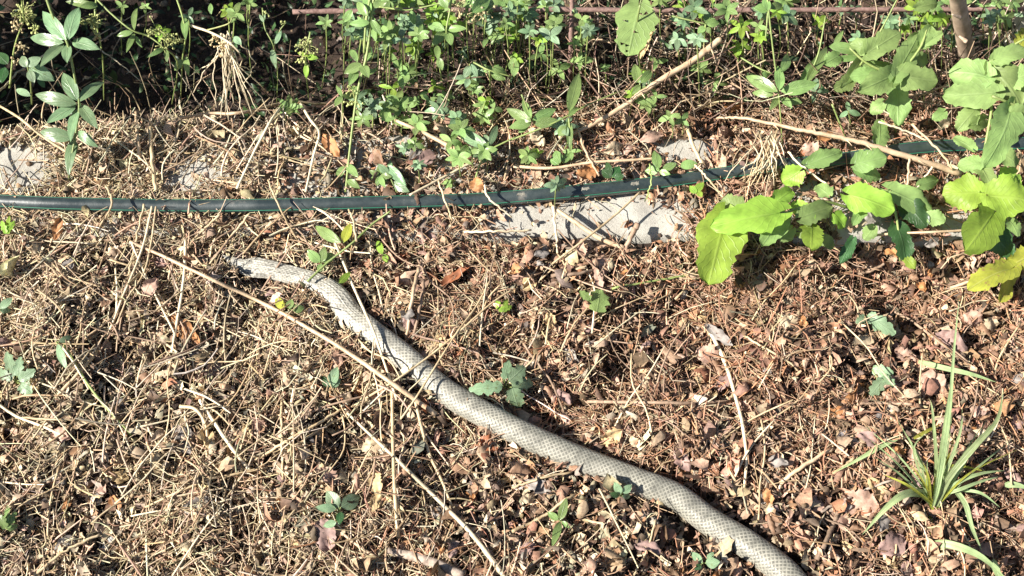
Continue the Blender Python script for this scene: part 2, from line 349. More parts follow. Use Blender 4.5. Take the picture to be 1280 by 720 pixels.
rad = rr[:, None]*(1 + .02*vnoise(su[:, None]+0*th[None, :], np.cos(th)[None, :]*.06+0*su[:, None], .02, 70) + crump*(.34*vnoise(su[:, None]+0*th, np.sin(th)[None, :]*.05+.3*np.cos(th)[None, :]+0*su[:, None], .026, 71)+.10*vnoise(su[:, None]+0*th, np.sin(th*1)[None, :]*.05+0*su[:, None], .007, 72)))
rad = rad*np.interp(su, [0, .012, .04], [.04, .5, 1])[:, None] + hgt
cz = np.sin(th)[None, :]; cx = np.cos(th)[None, :]
flat = (.90 - .50*crump**.7); flat = np.where(cz < 0, flat*.85, flat)
V = C3[:, None, :] + side[:, None, :]*(rad*cx)[..., None] + upn[:, None, :]*(rad*cz*flat)[..., None]
cellr = np.random.default_rng(5).random(4096)[((np.floor(u_)*31+np.floor(v_)*57).astype(int)) % 4096]
ce = np.array([.15, .147, .126]); ed = np.array([.395, .38, .32]); wh = np.array([.63, .605, .53]); belly = np.array([.58, .52, .42])
k1 = (sstep(.5, .95, edge)*np.clip(.75+1.0*vnoise(su[:, None]*3+0*th, np.sin(th)[None, :]*.15+0*su[:, None], .02, 79), .25, 1))[..., None]*.95
colr = (ce*(.8+.4*cellr[..., None]))*(1-k1) + ed*k1
pale = (np.clip(1-(su[:, None]-.03)/.45, 0, 1)*.8 + .06 + .45*(vnoise(su[:, None]+0*th, 0*su[:, None]+np.cos(th)[None, :]*.08, .03, 77)))[..., None]; pale = np.clip(pale, 0, .95)
spk = sstep(.12, .3, vnoise(su[:, None]*1.0+0*th, np.cos(th)[None, :]*.03+np.sin(th)[None, :]*.02+0*su[:, None], .0035, 91))[..., None]
fl = sstep(.15, -.35, cz)[..., None]*np.ones_like(pale)
colr = colr*(1-fl*.7) + belly*fl*.7
colr = colr*(1-pale) + (wh*(.50+.50*k1)*(1-.5*spk))*pale
V = V.reshape(-1, 3); idx = np.arange(ns_*K).reshape(ns_, K); nx_ = np.roll(idx, -1, 1)
Q = np.stack([idx[:-1], idx[1:], nx_[1:], nx_[:-1]], -1).reshape(-1, 4)
o = mesh_obj('shed_snake_skin', V, Q, M['snake'], None, tuple(C3[ns_//2]), col=colr.reshape(-1, 3)); tag(o, 'long pale grey scaly shed snake skin lying diagonally across the brown litter', 'snake skin')

def snake_dist(x, y):
    """distance to the skin's axis divided by its radius"""
    x = np.asarray(x); y = np.asarray(y); out = np.full(x.shape, 99.)
    for i in range(0, len(x), 4000):
        d = np.hypot(x[i:i+4000, None]-SNAKE_C[None, :, 0], y[i:i+4000, None]-SNAKE_C[None, :, 1])/SNAKE_R[None, :]
        out[i:i+4000] = d.min(1)
    return out

# ---------------------------------------------------------------- black irrigation pipe
PP = [(-330, 262), (-150, 252), (-40, 251), (0, 252), (70, 255), (160, 257), (250, 258), (350, 257), (450, 254.5), (540, 252), (600, 250), (680, 243.5), (760, 236), (830, 228), (900, 218), (960, 209), (1010, 204), (1070, 197), (1130, 187.5), (1190, 183), (1280, 180), (1400, 176), (1600, 172)]
pz = .022; pp = [W(a, b, pz + (.002*math.sin(a*.02))) for a, b in PP]
pe = empty('irrigation_pipe', 'black plastic irrigation pipe with thin green stripes lying across the concrete', 'pipe', tuple(pp[10]))
tube('pipe_body', pp, .0091, .0091, M['pipe'], pe, pe.location, n=160, sides=20, rough=.012)
path = spline(pp, 160); T = np.gradient(path, axis=0); T /= np.linalg.norm(T, axis=1)[:, None]; sd_ = np.cross(T, [0, 0, 1.]); un = np.cross(sd_, T)
for ang in (121, 10):
    a = math.radians(ang + 8); c_ = path + (sd_*math.cos(a) + un*math.sin(a))*.0088
    # sd_ points to the near side
    V, f = tube_geo(c_, .0007, 5); mesh_obj('stripe', V, f, M['stripe'], pe, pe.location)
for px in (655, 726, 791):
    i = int(np.argmin([abs(px-640-F*(p[0]-CAM.x)/((Vector(p)-CAM).dot(FWD))) for p in path])); rg = random.Random(px)
    V = []; f = []; n_ = 9
    for q in range(n_+1):
        c0 = path[i] + T[i]*(q/n_-.5)*rg.uniform(.008, .014)
        for w in range(4):
            an = math.radians(62 + w*11 + rg.uniform(-7, 7)); V.append(c0 + (sd_[i]*math.cos(an)+un[i]*math.sin(an))*(.0089+.0006*(0 < q < n_ and 0 < w < 3)))
    for q in range(n_):
        for w in range(3): f.append((q*4+w, q*4+w+1, (q+1)*4+w+1, (q+1)*4+w))
    mesh_obj('mud_patch', V, f, M['mud'], pe, pe.location)

# ---------------------------------------------------------------- litter (nobody could count it)
def place(n, xr, yr, dens):
    xs, ys = [], []; tot = 0
    while tot < n:
        x = rng.uniform(*xr, n*2); y = rng.uniform(*yr, n*2); kk = rng.random(n*2) < dens(x, y); xs.append(x[kk]); ys.append(y[kk]); tot += kk.sum()
    return np.concatenate(xs)[:n], np.concatenate(ys)[:n]
def vis(x, y):     # how far inside the pictured piece of ground
    return 1/(1+np.exp((np.abs(x)-.78)/.05))*1/(1+np.exp((y-.62)/.05))*1/(1+np.exp((-y-.46)/.04))
def dens_front(x, y):
    d = .10+.90*vis(x, y)
    onk = (y > KF(x)-.005) & (y < KB(x)+.005); d = np.where(onk, d*(.80 + .15*np.sign(vnoise(x, y, .05, 21))), d)
    d = d*(1-.97*np.where(onk | (y > .04), bare(x, y), 0))
    bk = sstep(.23+.05*np.clip(x, 0, .6), .34+.05*np.clip(x, 0, .6), y); d = d*(1-bk*.88)*(1-.85*bk*sstep(.12, -.1, x))*(1-.8*sstep(.34, .42, y))
    return d
def rotmats(yaw, tx, ty):
    c, s = np.cos(yaw), np.sin(yaw); Z0 = np.zeros_like(c); O = np.ones_like(c)
    Rz = np.stack([c, -s, Z0, s, c, Z0, Z0, Z0, O], -1).reshape(-1, 3, 3)
    c, s = np.cos(tx), np.sin(tx); Rx = np.stack([O, Z0, Z0, Z0, c, -s, Z0, s, c], -1).reshape(-1, 3, 3)
    c, s = np.cos(ty), np.sin(ty); Ry = np.stack([c, Z0, s, Z0, O, Z0, -s, Z0, c], -1).reshape(-1, 3, 3)
    return Rz @ Ry @ Rx
def patches(n, x, y, z, L, Wd, tilt, gu=3, gv=3, curl=.5):
    u = np.linspace(-1, 1, gu+1); v = np.linspace(-1, 1, gv+1); U, Vv = np.meshgrid(u, v, indexing='ij'); U = U.ravel(); Vv = Vv.ravel(); m = len(U)
    ju = U[None]*(1+rng.normal(0, .18, (n, m))); wid = np.sqrt(np.clip(1-.82*U**2, .1, 1))[None]
    jv = Vv[None]*wid*(1+rng.normal(0, .22, (n, m))) + rng.normal(0, .25, (n, 1))*(U**2)[None]
    c1 = rng.normal(0, curl, (n, 1)); c2 = rng.normal(0, curl, (n, 1)); tw = rng.normal(0, curl*.7, (n, 1))
    zz = (c1*U[None]**2)*L[:, None]/2*.8 + (c2*Vv[None]**2)*Wd[:, None]/2 + tw*(U*Vv)[None]*Wd[:, None]/2 + rng.normal(0, .1, (n, m))*Wd[:, None]/2
    P = np.stack([ju*L[:, None]/2, jv*Wd[:, None]/2, zz], -1)
    R = rotmats(rng.uniform(0, 2*PI, n), rng.normal(0, 1, n)*tilt, rng.normal(0, 1, n)*tilt)
    P = np.einsum('nij,nmj->nmi', R, P)
    lowest = P[..., 2].min(1); P[..., 2] -= (lowest*.75)[:, None]
    P += np.stack([x, y, z], -1)[:, None, :]
    ii = np.arange(m).reshape(gu+1, gv+1); q = np.stack([ii[:-1, :-1], ii[1:, :-1], ii[1:, 1:], ii[:-1, 1:]], -1).reshape(-1, 4)
    Fc = (q[None] + (np.arange(n)*m)[:, None, None]).reshape(-1, 4)
    return P.reshape(-1, 3), Fc, m
def rods(n, x, y, z, L, r, yaw, pitch, bend, k=4, sides=3):
    t = np.linspace(-.5, .5, k+1); s = t[None]*L[:, None]; b = bend[:, None]*(t**2)[None]*L[:, None]; w = rng.normal(0, .25, (n, 1))*L[:, None]*(t**2)[None]+rng.normal(0, .012, (n, k+1))*L[:, None]
    R = rotmats(yaw, np.zeros(n), pitch)
    P = np.stack([s, b, w], -1); ang = np.linspace(0, 2*PI, sides, endpoint=False); tap = 1-.5*np.abs(t+.3)
    off = np.stack([np.zeros(sides), np.cos(ang), np.sin(ang)], -1)
    V = P[:, :, None, :] + off[None, None]*(r[:, None]*tap[None])[:, :, None, None]
    V = np.einsum('nij,nksj->nksi', R, V); lo = V[..., 2].min((1, 2)); V[..., 2] -= (lo*.8)[:, None, None]
    V += np.stack([x, y, z], -1)[:, None, None, :]
    m = (k+1)*sides; ii = np.arange(m).reshape(k+1, sides); jj = np.roll(ii, -1, 1)
    q = np.stack([ii[:-1], ii[1:], jj[1:], jj[:-1]], -1).reshape(-1, 4)
    return V.reshape(-1, 3), (q[None]+(np.arange(n)*m)[:, None, None]).reshape(-1, 4), m
def palette(n, cols, wts, var=.22):
    c = np.array(cols)[rng.choice(len(cols), n, p=np.array(wts)/sum(wts))]
    return c*np.exp(rng.normal(0, var, (n, 1)))*(1+rng.normal(0, .05, (n, 3)))
def litter_cols(x, y, n):
    # right of the skin: pinkish brown leaf crumbs; left: yellower straw crumbs
    R_ = palette(n, [(.40, .258, .165), (.29, .168, .105), (.50, .36, .24), (.135, .08, .05), (.24, .175, .13), (.37, .185, .10)], [5, 5, 2.2, 4.6, 1.8, 2])
    L_ = palette(n, [(.47, .36, .235), (.36, .265, .165), (.57, .475, .33), (.13, .085, .055), (.29, .25, .185), (.38, .23, .13)], [5, 4.5, 3.2, 4.2, 1.8, 1])
    w = (1/(1+np.exp(-(x+.05+.35*y+.4*vnoise(x, y, .2, 25))/.12)))[:, None]; pick = rng.random((n, 1)) < w
    return np.where(pick, R_, L_)
XR = (-1.25, 1.25); YR = (-.85, 1.0)
def keep_off(x, y, lim): return snake_dist(x, y) > lim
def stuff(name, V, Fc, mat, c, m, label):
    o = mesh_obj(name, V, Fc, mat, None, (0, 0, 0), col=np.repeat(c, m, 0)); o['kind'] = 'stuff'; o['label'] = label; return o
n = 64000; x, y = place(n, XR, YR, dens_front); kk = keep_off(x, y, .84); x, y = x[kk], y[kk]; n = len(x)
L = np.clip(rng.lognormal(math.log(.0074), .5, n)*(1+.10*np.clip((x-.0)/.4, -1, 1)), .003, .026); Wd = L*rng.uniform(.2, .7, n)
SD_ = snake_dist(x, y); z = surf(x, y) + rng.uniform(-.003, .008, n) - .005*(SD_ < 1.6) + np.where((SD_ < 1.25) & (y < np.interp(x, SNAKE_C[:, 0], SNAKE_C[:, 1])), .010, 0)
V, Fc, m = patches(n, x, y, z, L, Wd, .50, 3, 2, .75); stuff('leaf_litter', V, Fc, M['litter'], litter_cols(x, y, n), m, 'crumbled brown and tan leaf litter covering the ground')
def dens_need(x, y): return dens_front(x, y)*np.clip(.55+1.3*vnoise(x, y, .11, 51), .08, 1)
n = 40000; x, y = place(n, XR, YR, dens_need); kk = keep_off(x, y, .96); x, y = x[kk], y[kk]; n = len(x)
L = np.clip(rng.lognormal(math.log(.022), .5, n), .007, .08); r = rng.uniform(.00035, .0009, n)*(1+L*6)
z = surf(x, y)+rng.uniform(.001, .010, n); near = snake_dist(x, y) < 1.3
L = np.where(near, np.minimum(L, .014), L)
c = np.where((rng.random(n) < 1/(1+np.exp(-(x+.08)/.12)))[:, None], palette(n, [(.47, .325, .205), (.40, .245, .15), (.56, .44, .30), (.30, .17, .105), (.43, .215, .12)], [5, 5, 2.2, 3.4, 2.8]), palette(n, [(.58, .46, .29), (.46, .33, .20), (.64, .54, .37), (.34, .22, .14)], [5, 4, 3.5, 2.5]))
dirn = 4*vnoise(x, y, .09, 52)+rng.normal(0, .75, n)
V, Fc, m = rods(n, x, y, z, L, r, dirn*1.3, rng.normal(0, .22, n), rng.normal(0, .5, n), 3); stuff('needle_litter', V, Fc, M['stalks'], c, m, 'dry needles and bits of straw scattered over the litter')
def dens_straw(x, y): return vis(x, y)*sstep(.3, -.25, x)*(1-.9*sstep(.24, .32, y))*np.clip(.35+1.6*vnoise(x, y, .12, 55)+.5*np.exp(-((x+.42)**2+(y-.06)**2)/.04)+.9*np.exp(-((x+.36)/.2)**2-((y-.19)/.06)**2), .03, 1)
n = 640; x, y = place(n, XR, YR, dens_straw); kk = keep_off(x, y, 2.6) & ((np.abs(y-.122) > .04) | (rng.random(n) < .15)); x, y = x[kk], y[kk]; n = len(x)
L = rng.uniform(.035, .10, n); yaw = np.where(rng.random(n) < .6, rng.normal(1.05, .35, n), rng.normal(-.75, .5, n))
V, Fc, m = rods(n, x, y, surf(x, y)+rng.uniform(.004, .018, n), L, rng.uniform(.0004, .0015, n), yaw, rng.normal(0, .16, n), rng.normal(0, .25, n), 5, 5); stuff('straw_litter', V, Fc, M['stalks'], palette(n, [(.56, .45, .30), (.48, .35, .22), (.64, .55, .40), (.36, .24, .15)], [5, 4, 2.5, 2]), m, 'criss-crossing dry straws over the left litter')
n = 9000; x, y = place(n, XR, YR, lambda x, y: (.1+.9*vis(x, y))*(1-.97*sstep(0, .3, bare(x, y)))); 
sz = np.clip(rng.lognormal(math.log(.0026), .5, n), .001, .009); z = surf(x, y)+sz*.35
ico = [(0, 0, 1), (.89, 0, .45), (.28, .85, .45), (-.72, .53, .45), (-.72, -.53, .45), (.28, -.85, .45), (.72, .53, -.45), (-.28, .85, -.45), (-.89, 0, -.45), (-.28, -.85, -.45), (.72, -.53, -.45), (0, 0, -1)]
icf = [(0, 1, 2), (0, 2, 3), (0, 3, 4), (0, 4, 5), (0, 5, 1), (1, 6, 2), (2, 7, 3), (3, 8, 4), (4, 9, 5), (5, 10, 1), (2, 6, 7), (3, 7, 8), (4, 8, 9), (5, 9, 10), (1, 10, 6), (11, 7, 6), (11, 8, 7), (11, 9, 8), (11, 10, 9), (11, 6, 10)]
P = np.array(ico)[None]*sz[:, None, None]*(1+rng.normal(0, .2, (n, 12, 3))) * np.array([1, .8, .65]); P = np.einsum('nij,nmj->nmi', rotmats(rng.uniform(0, 6.28, n), rng.normal(0, .3, n), rng.normal(0, .3, n)), P)+np.stack([x, y, z], -1)[:, None]
stuff('soil_crumbs', P.reshape(-1, 3), (np.array(icf)[None]+(np.arange(n)*12)[:, None, None]).reshape(-1, 3), M['crumb'], palette(n, [(.09, .06, .04), (.18, .12, .08), (.30, .23, .16)], [4, 4, 1.4]), 12, 'small crumbs of soil and grit among the litter')
# dry stems and dark small leaves under the hedge, behind the concrete
def dens_back(x, y): return sstep(.22, .30, y)*(.08+.92*vis(x, y*.8))*(.14+.86*sstep(-.3, .15, x))*(1-.6*sstep(.34, .44, y))
n = 1700; x, y = place(n, XR, (.2, 1.0), dens_back); L = rng.uniform(.04, .16, n); r = rng.uniform(.0005, .0014, n)
c = palette(n, [(.42, .31, .2), (.27, .18, .12), (.58, .48, .34), (.18, .12, .085)], [4, 4, 3, 3]); z = surf(x, y)+rng.uniform(0, .06, n)
V, Fc, m = rods(n, x, y, z, L, r, rng.uniform(0, 6.28, n), rng.normal(0, .8, n), rng.normal(0, .5, n)); stuff('dry_undergrowth', V, Fc, M['stalks'], c, m, 'tangle of thin dry stems under the green plants')
n = 5200; x, y = place(n, XR, (.24, 1.0), lambda x, y: sstep(.24, .42, y)*(.1+.9*vis(x, y*.8))); L = rng.uniform(.006, .018, n); z = surf(x, y)+rng.uniform(.0, .09, n)
V, Fc, m = patches(n, x, y, z, L, L*.45, .7, 3, 2, .3); stuff('undergrowth_leaves', V, Fc, M['backleaf'], palette(n, [(.05, .10, .035), (.08, .14, .05), (.03, .05, .025), (.26, .20, .12), (.12, .08, .05)], [4, 3, 4, 1, 2]), m, 'small dark green and withered leaves of the undergrowth')
#PART2
# ---------------------------------------------------------------- rods, trunk, board behind the plants
def Wp(t): return W(*t)
re_ = W(714, 90, -.01); rod = empty('rusty_rod_frame', 'reddish brown rusty rod running across the top with one upright rod', 'rod', tuple(re_))
tube('horizontal_rod', [W(366, 15, .07), W(470, 13.5, .07), W(640, 12, .07), W(860, 13, .07), W(1050, 12, .07), W(1330, 11, .07)], .0036, .0034, M['rust'], rod, rod.location, n=60, sides=8, rough=.3)
tube('upright_rod', [W(713, 102, -.03), W(713.5, 60, .03), W(715, 8, .074), W(716, -40, .12)], .0036, .0034, M['rust'], rod, rod.location, n=24, sides=8, rough=.3)
pA = W(1211, 82, -.01); pB = W(1196, -6, .17); dA = (pB-pA).normalized(); TT = pB+dA*.12+Vector((-.02, .2, .8)); b0 = pA
tk = empty('young_tree', 'slim brown young tree trunk standing behind the vine leaves', 'tree', tuple(b0))
tube('trunk', [pA-dA*.05, pA, (pA+pB)/2, pB, pB+dA*.10, pB+dA*.12+Vector((-.005, .07, .3)), TT], .0118, .008, M['trunk'], tk, tk.location, n=30, sides=14, rough=.07)
for a, b_, rr_ in (((1208, 52, .08), (1199, 45, .085), .0025), ((1201, 22, .15), (1190, 18, .16), .002)):
    tube('knot', [W(*a), W(*b_)], rr_*1.4, rr_*.5, M['trunk'], tk, tk.location)
# crown out of the picture: limbs with leaves
crown_pts = [TT + Vector((random.gauss(0, .12), random.gauss(0, .1)+.1, random.uniform(-.02, .3))) for _ in range(90)]
V = []; f = []; 
for q in crown_pts:
    lv, lf, _ = leaf_geo(.05, .03, 'oval', .1, .08, random.randint(0, 9999)); Rm = np.array(Matrix.Rotation(random.uniform(0, 6.28), 3, 'Z') @ Matrix.Rotation(random.uniform(-.6, .6), 3, 'Y'))
    f += [tuple(i+len(V) for i in fa_) for fa_ in lf]; V += [tuple(p) for p in (lv @ Rm.T + np.array(tuple(q)))]
mesh_obj('crown', np.array(V), f, M['vine'], tk, tk.location, uv=[(.3, .5)]*len(V))
for q in crown_pts[::8]: tube('limb', [TT, (TT+q)/2+Vector((0, 0, .02)), q], .004, .001, M['trunk'], tk, tk.location, n=6, sides=5)
# pale board at the right edge
bp = W(1283, 36, .03); P = []
hw, hd, z0, z1 = .0165, .009, -.08, .42
for zz in (z0, z1):
    for dx, dy in ((-hw, -hd), (hw, -hd), (hw, hd), (-hw, hd)): P.append((bp.x+dx + (zz > 0)*.012, bp.y+dy+.01, zz))
import bmesh
bm = bmesh.new(); vv = [bm.verts.new(Vector(p)-bp) for p in P]
for q in ((3, 2, 1, 0), (4, 5, 6, 7), (0, 1, 5, 4), (1, 2, 6, 5), (2, 3, 7, 6), (3, 0, 4, 7)): bm.faces.new([vv[i] for i in q])
bmesh.ops.bevel(bm, geom=bm.edges[:], offset=.002, segments=2, affect='EDGES')
me = bpy.data.meshes.new('pale_stake'); bm.to_mesh(me); bm.free(); me.materials.append(M['board']); ob = bpy.data.objects.new('pale_stake', me); COL.objects.link(ob); ob.location = bp
tag(ob, 'pale cream wooden stake at the top right corner', 'stake')

# ---------------------------------------------------------------- canes, twigs and stalks one can pick out
def stick(name, pts, r0, r1, mat, label, cat='twig', wob=.0005, sides=7, lift=True, n=None):
    P = [WS(p[0], p[1], p[2] if len(p) > 2 else .012) for p in pts]
    n = n or max(16, len(P)*6); Q_ = spline(P, n); Q_[:, 2] = np.maximum(Q_[:, 2], surf(Q_[:, 0], Q_[:, 1])+.012)
    for _ in range(3): Q_[1:-1, 2] = np.maximum(Q_[1:-1, 2], (Q_[:-2, 2]+Q_[2:, 2])/2)
    wob = 0 if n > 20 else wob; P = [Vector(q) for q in Q_]
    o = tube(name, P, r0*.00118, r1*.00118, M[mat], None, tuple(P[0]), n=n, sides=sides, rough=.25, wob=wob); return tag(o, label, cat)
def cane(pts, r0, r1, label, thorns):
    P = [W(*p) for p in pts]; e = empty('thorny_cane', label, 'cane', tuple(P[0])); n = len(P)*7
    tube('stem', P, r0*.001, r1*.001, M['cane'], e, e.location, n=n, sides=9, rough=.14, wob=.0004); path = spline(P, n)
    for t, dx, dy in thorns:
        q = Vector(path[int(t*(n-1))]); tube('thorn', [q, q+Vector((dx, dy*.7, .002))*.55, q+Vector((dx, dy, .004))], .0016, .0003, M['cane'], e, e.location, n=4, sides=5)
cane([(896, 148, .02), (912, 147, .03), (935, 149, .045), (980, 158, .055), (1020, 166, .06), (1060, 174, .062), (1100, 185, .062), (1150, 201, .055), (1200, 217, .04)], 1.4, 4.2, 'thick tan thorny cane slanting under the vine leaves at right', [(.35, .005, -.012), (.5, -.004, .012), (.62, .006, -.014), (.7, .006, -.013), (.8, -.008, .008), (.86, .01, -.01)])
cane([(698, 172, .025), (735, 158, .03), (780, 132, .04), (800, 117, .05), (830, 97, .06), (866, 76, .07), (884, 62, .075), (901, 49, .08)], 2.6, 4.6, 'thick pale broken cane rising to the right among the dry leaves', [(.45, .004, -.012), (.62, -.006, .008), (.8, .003, .014), (.9, .004, -.03)])
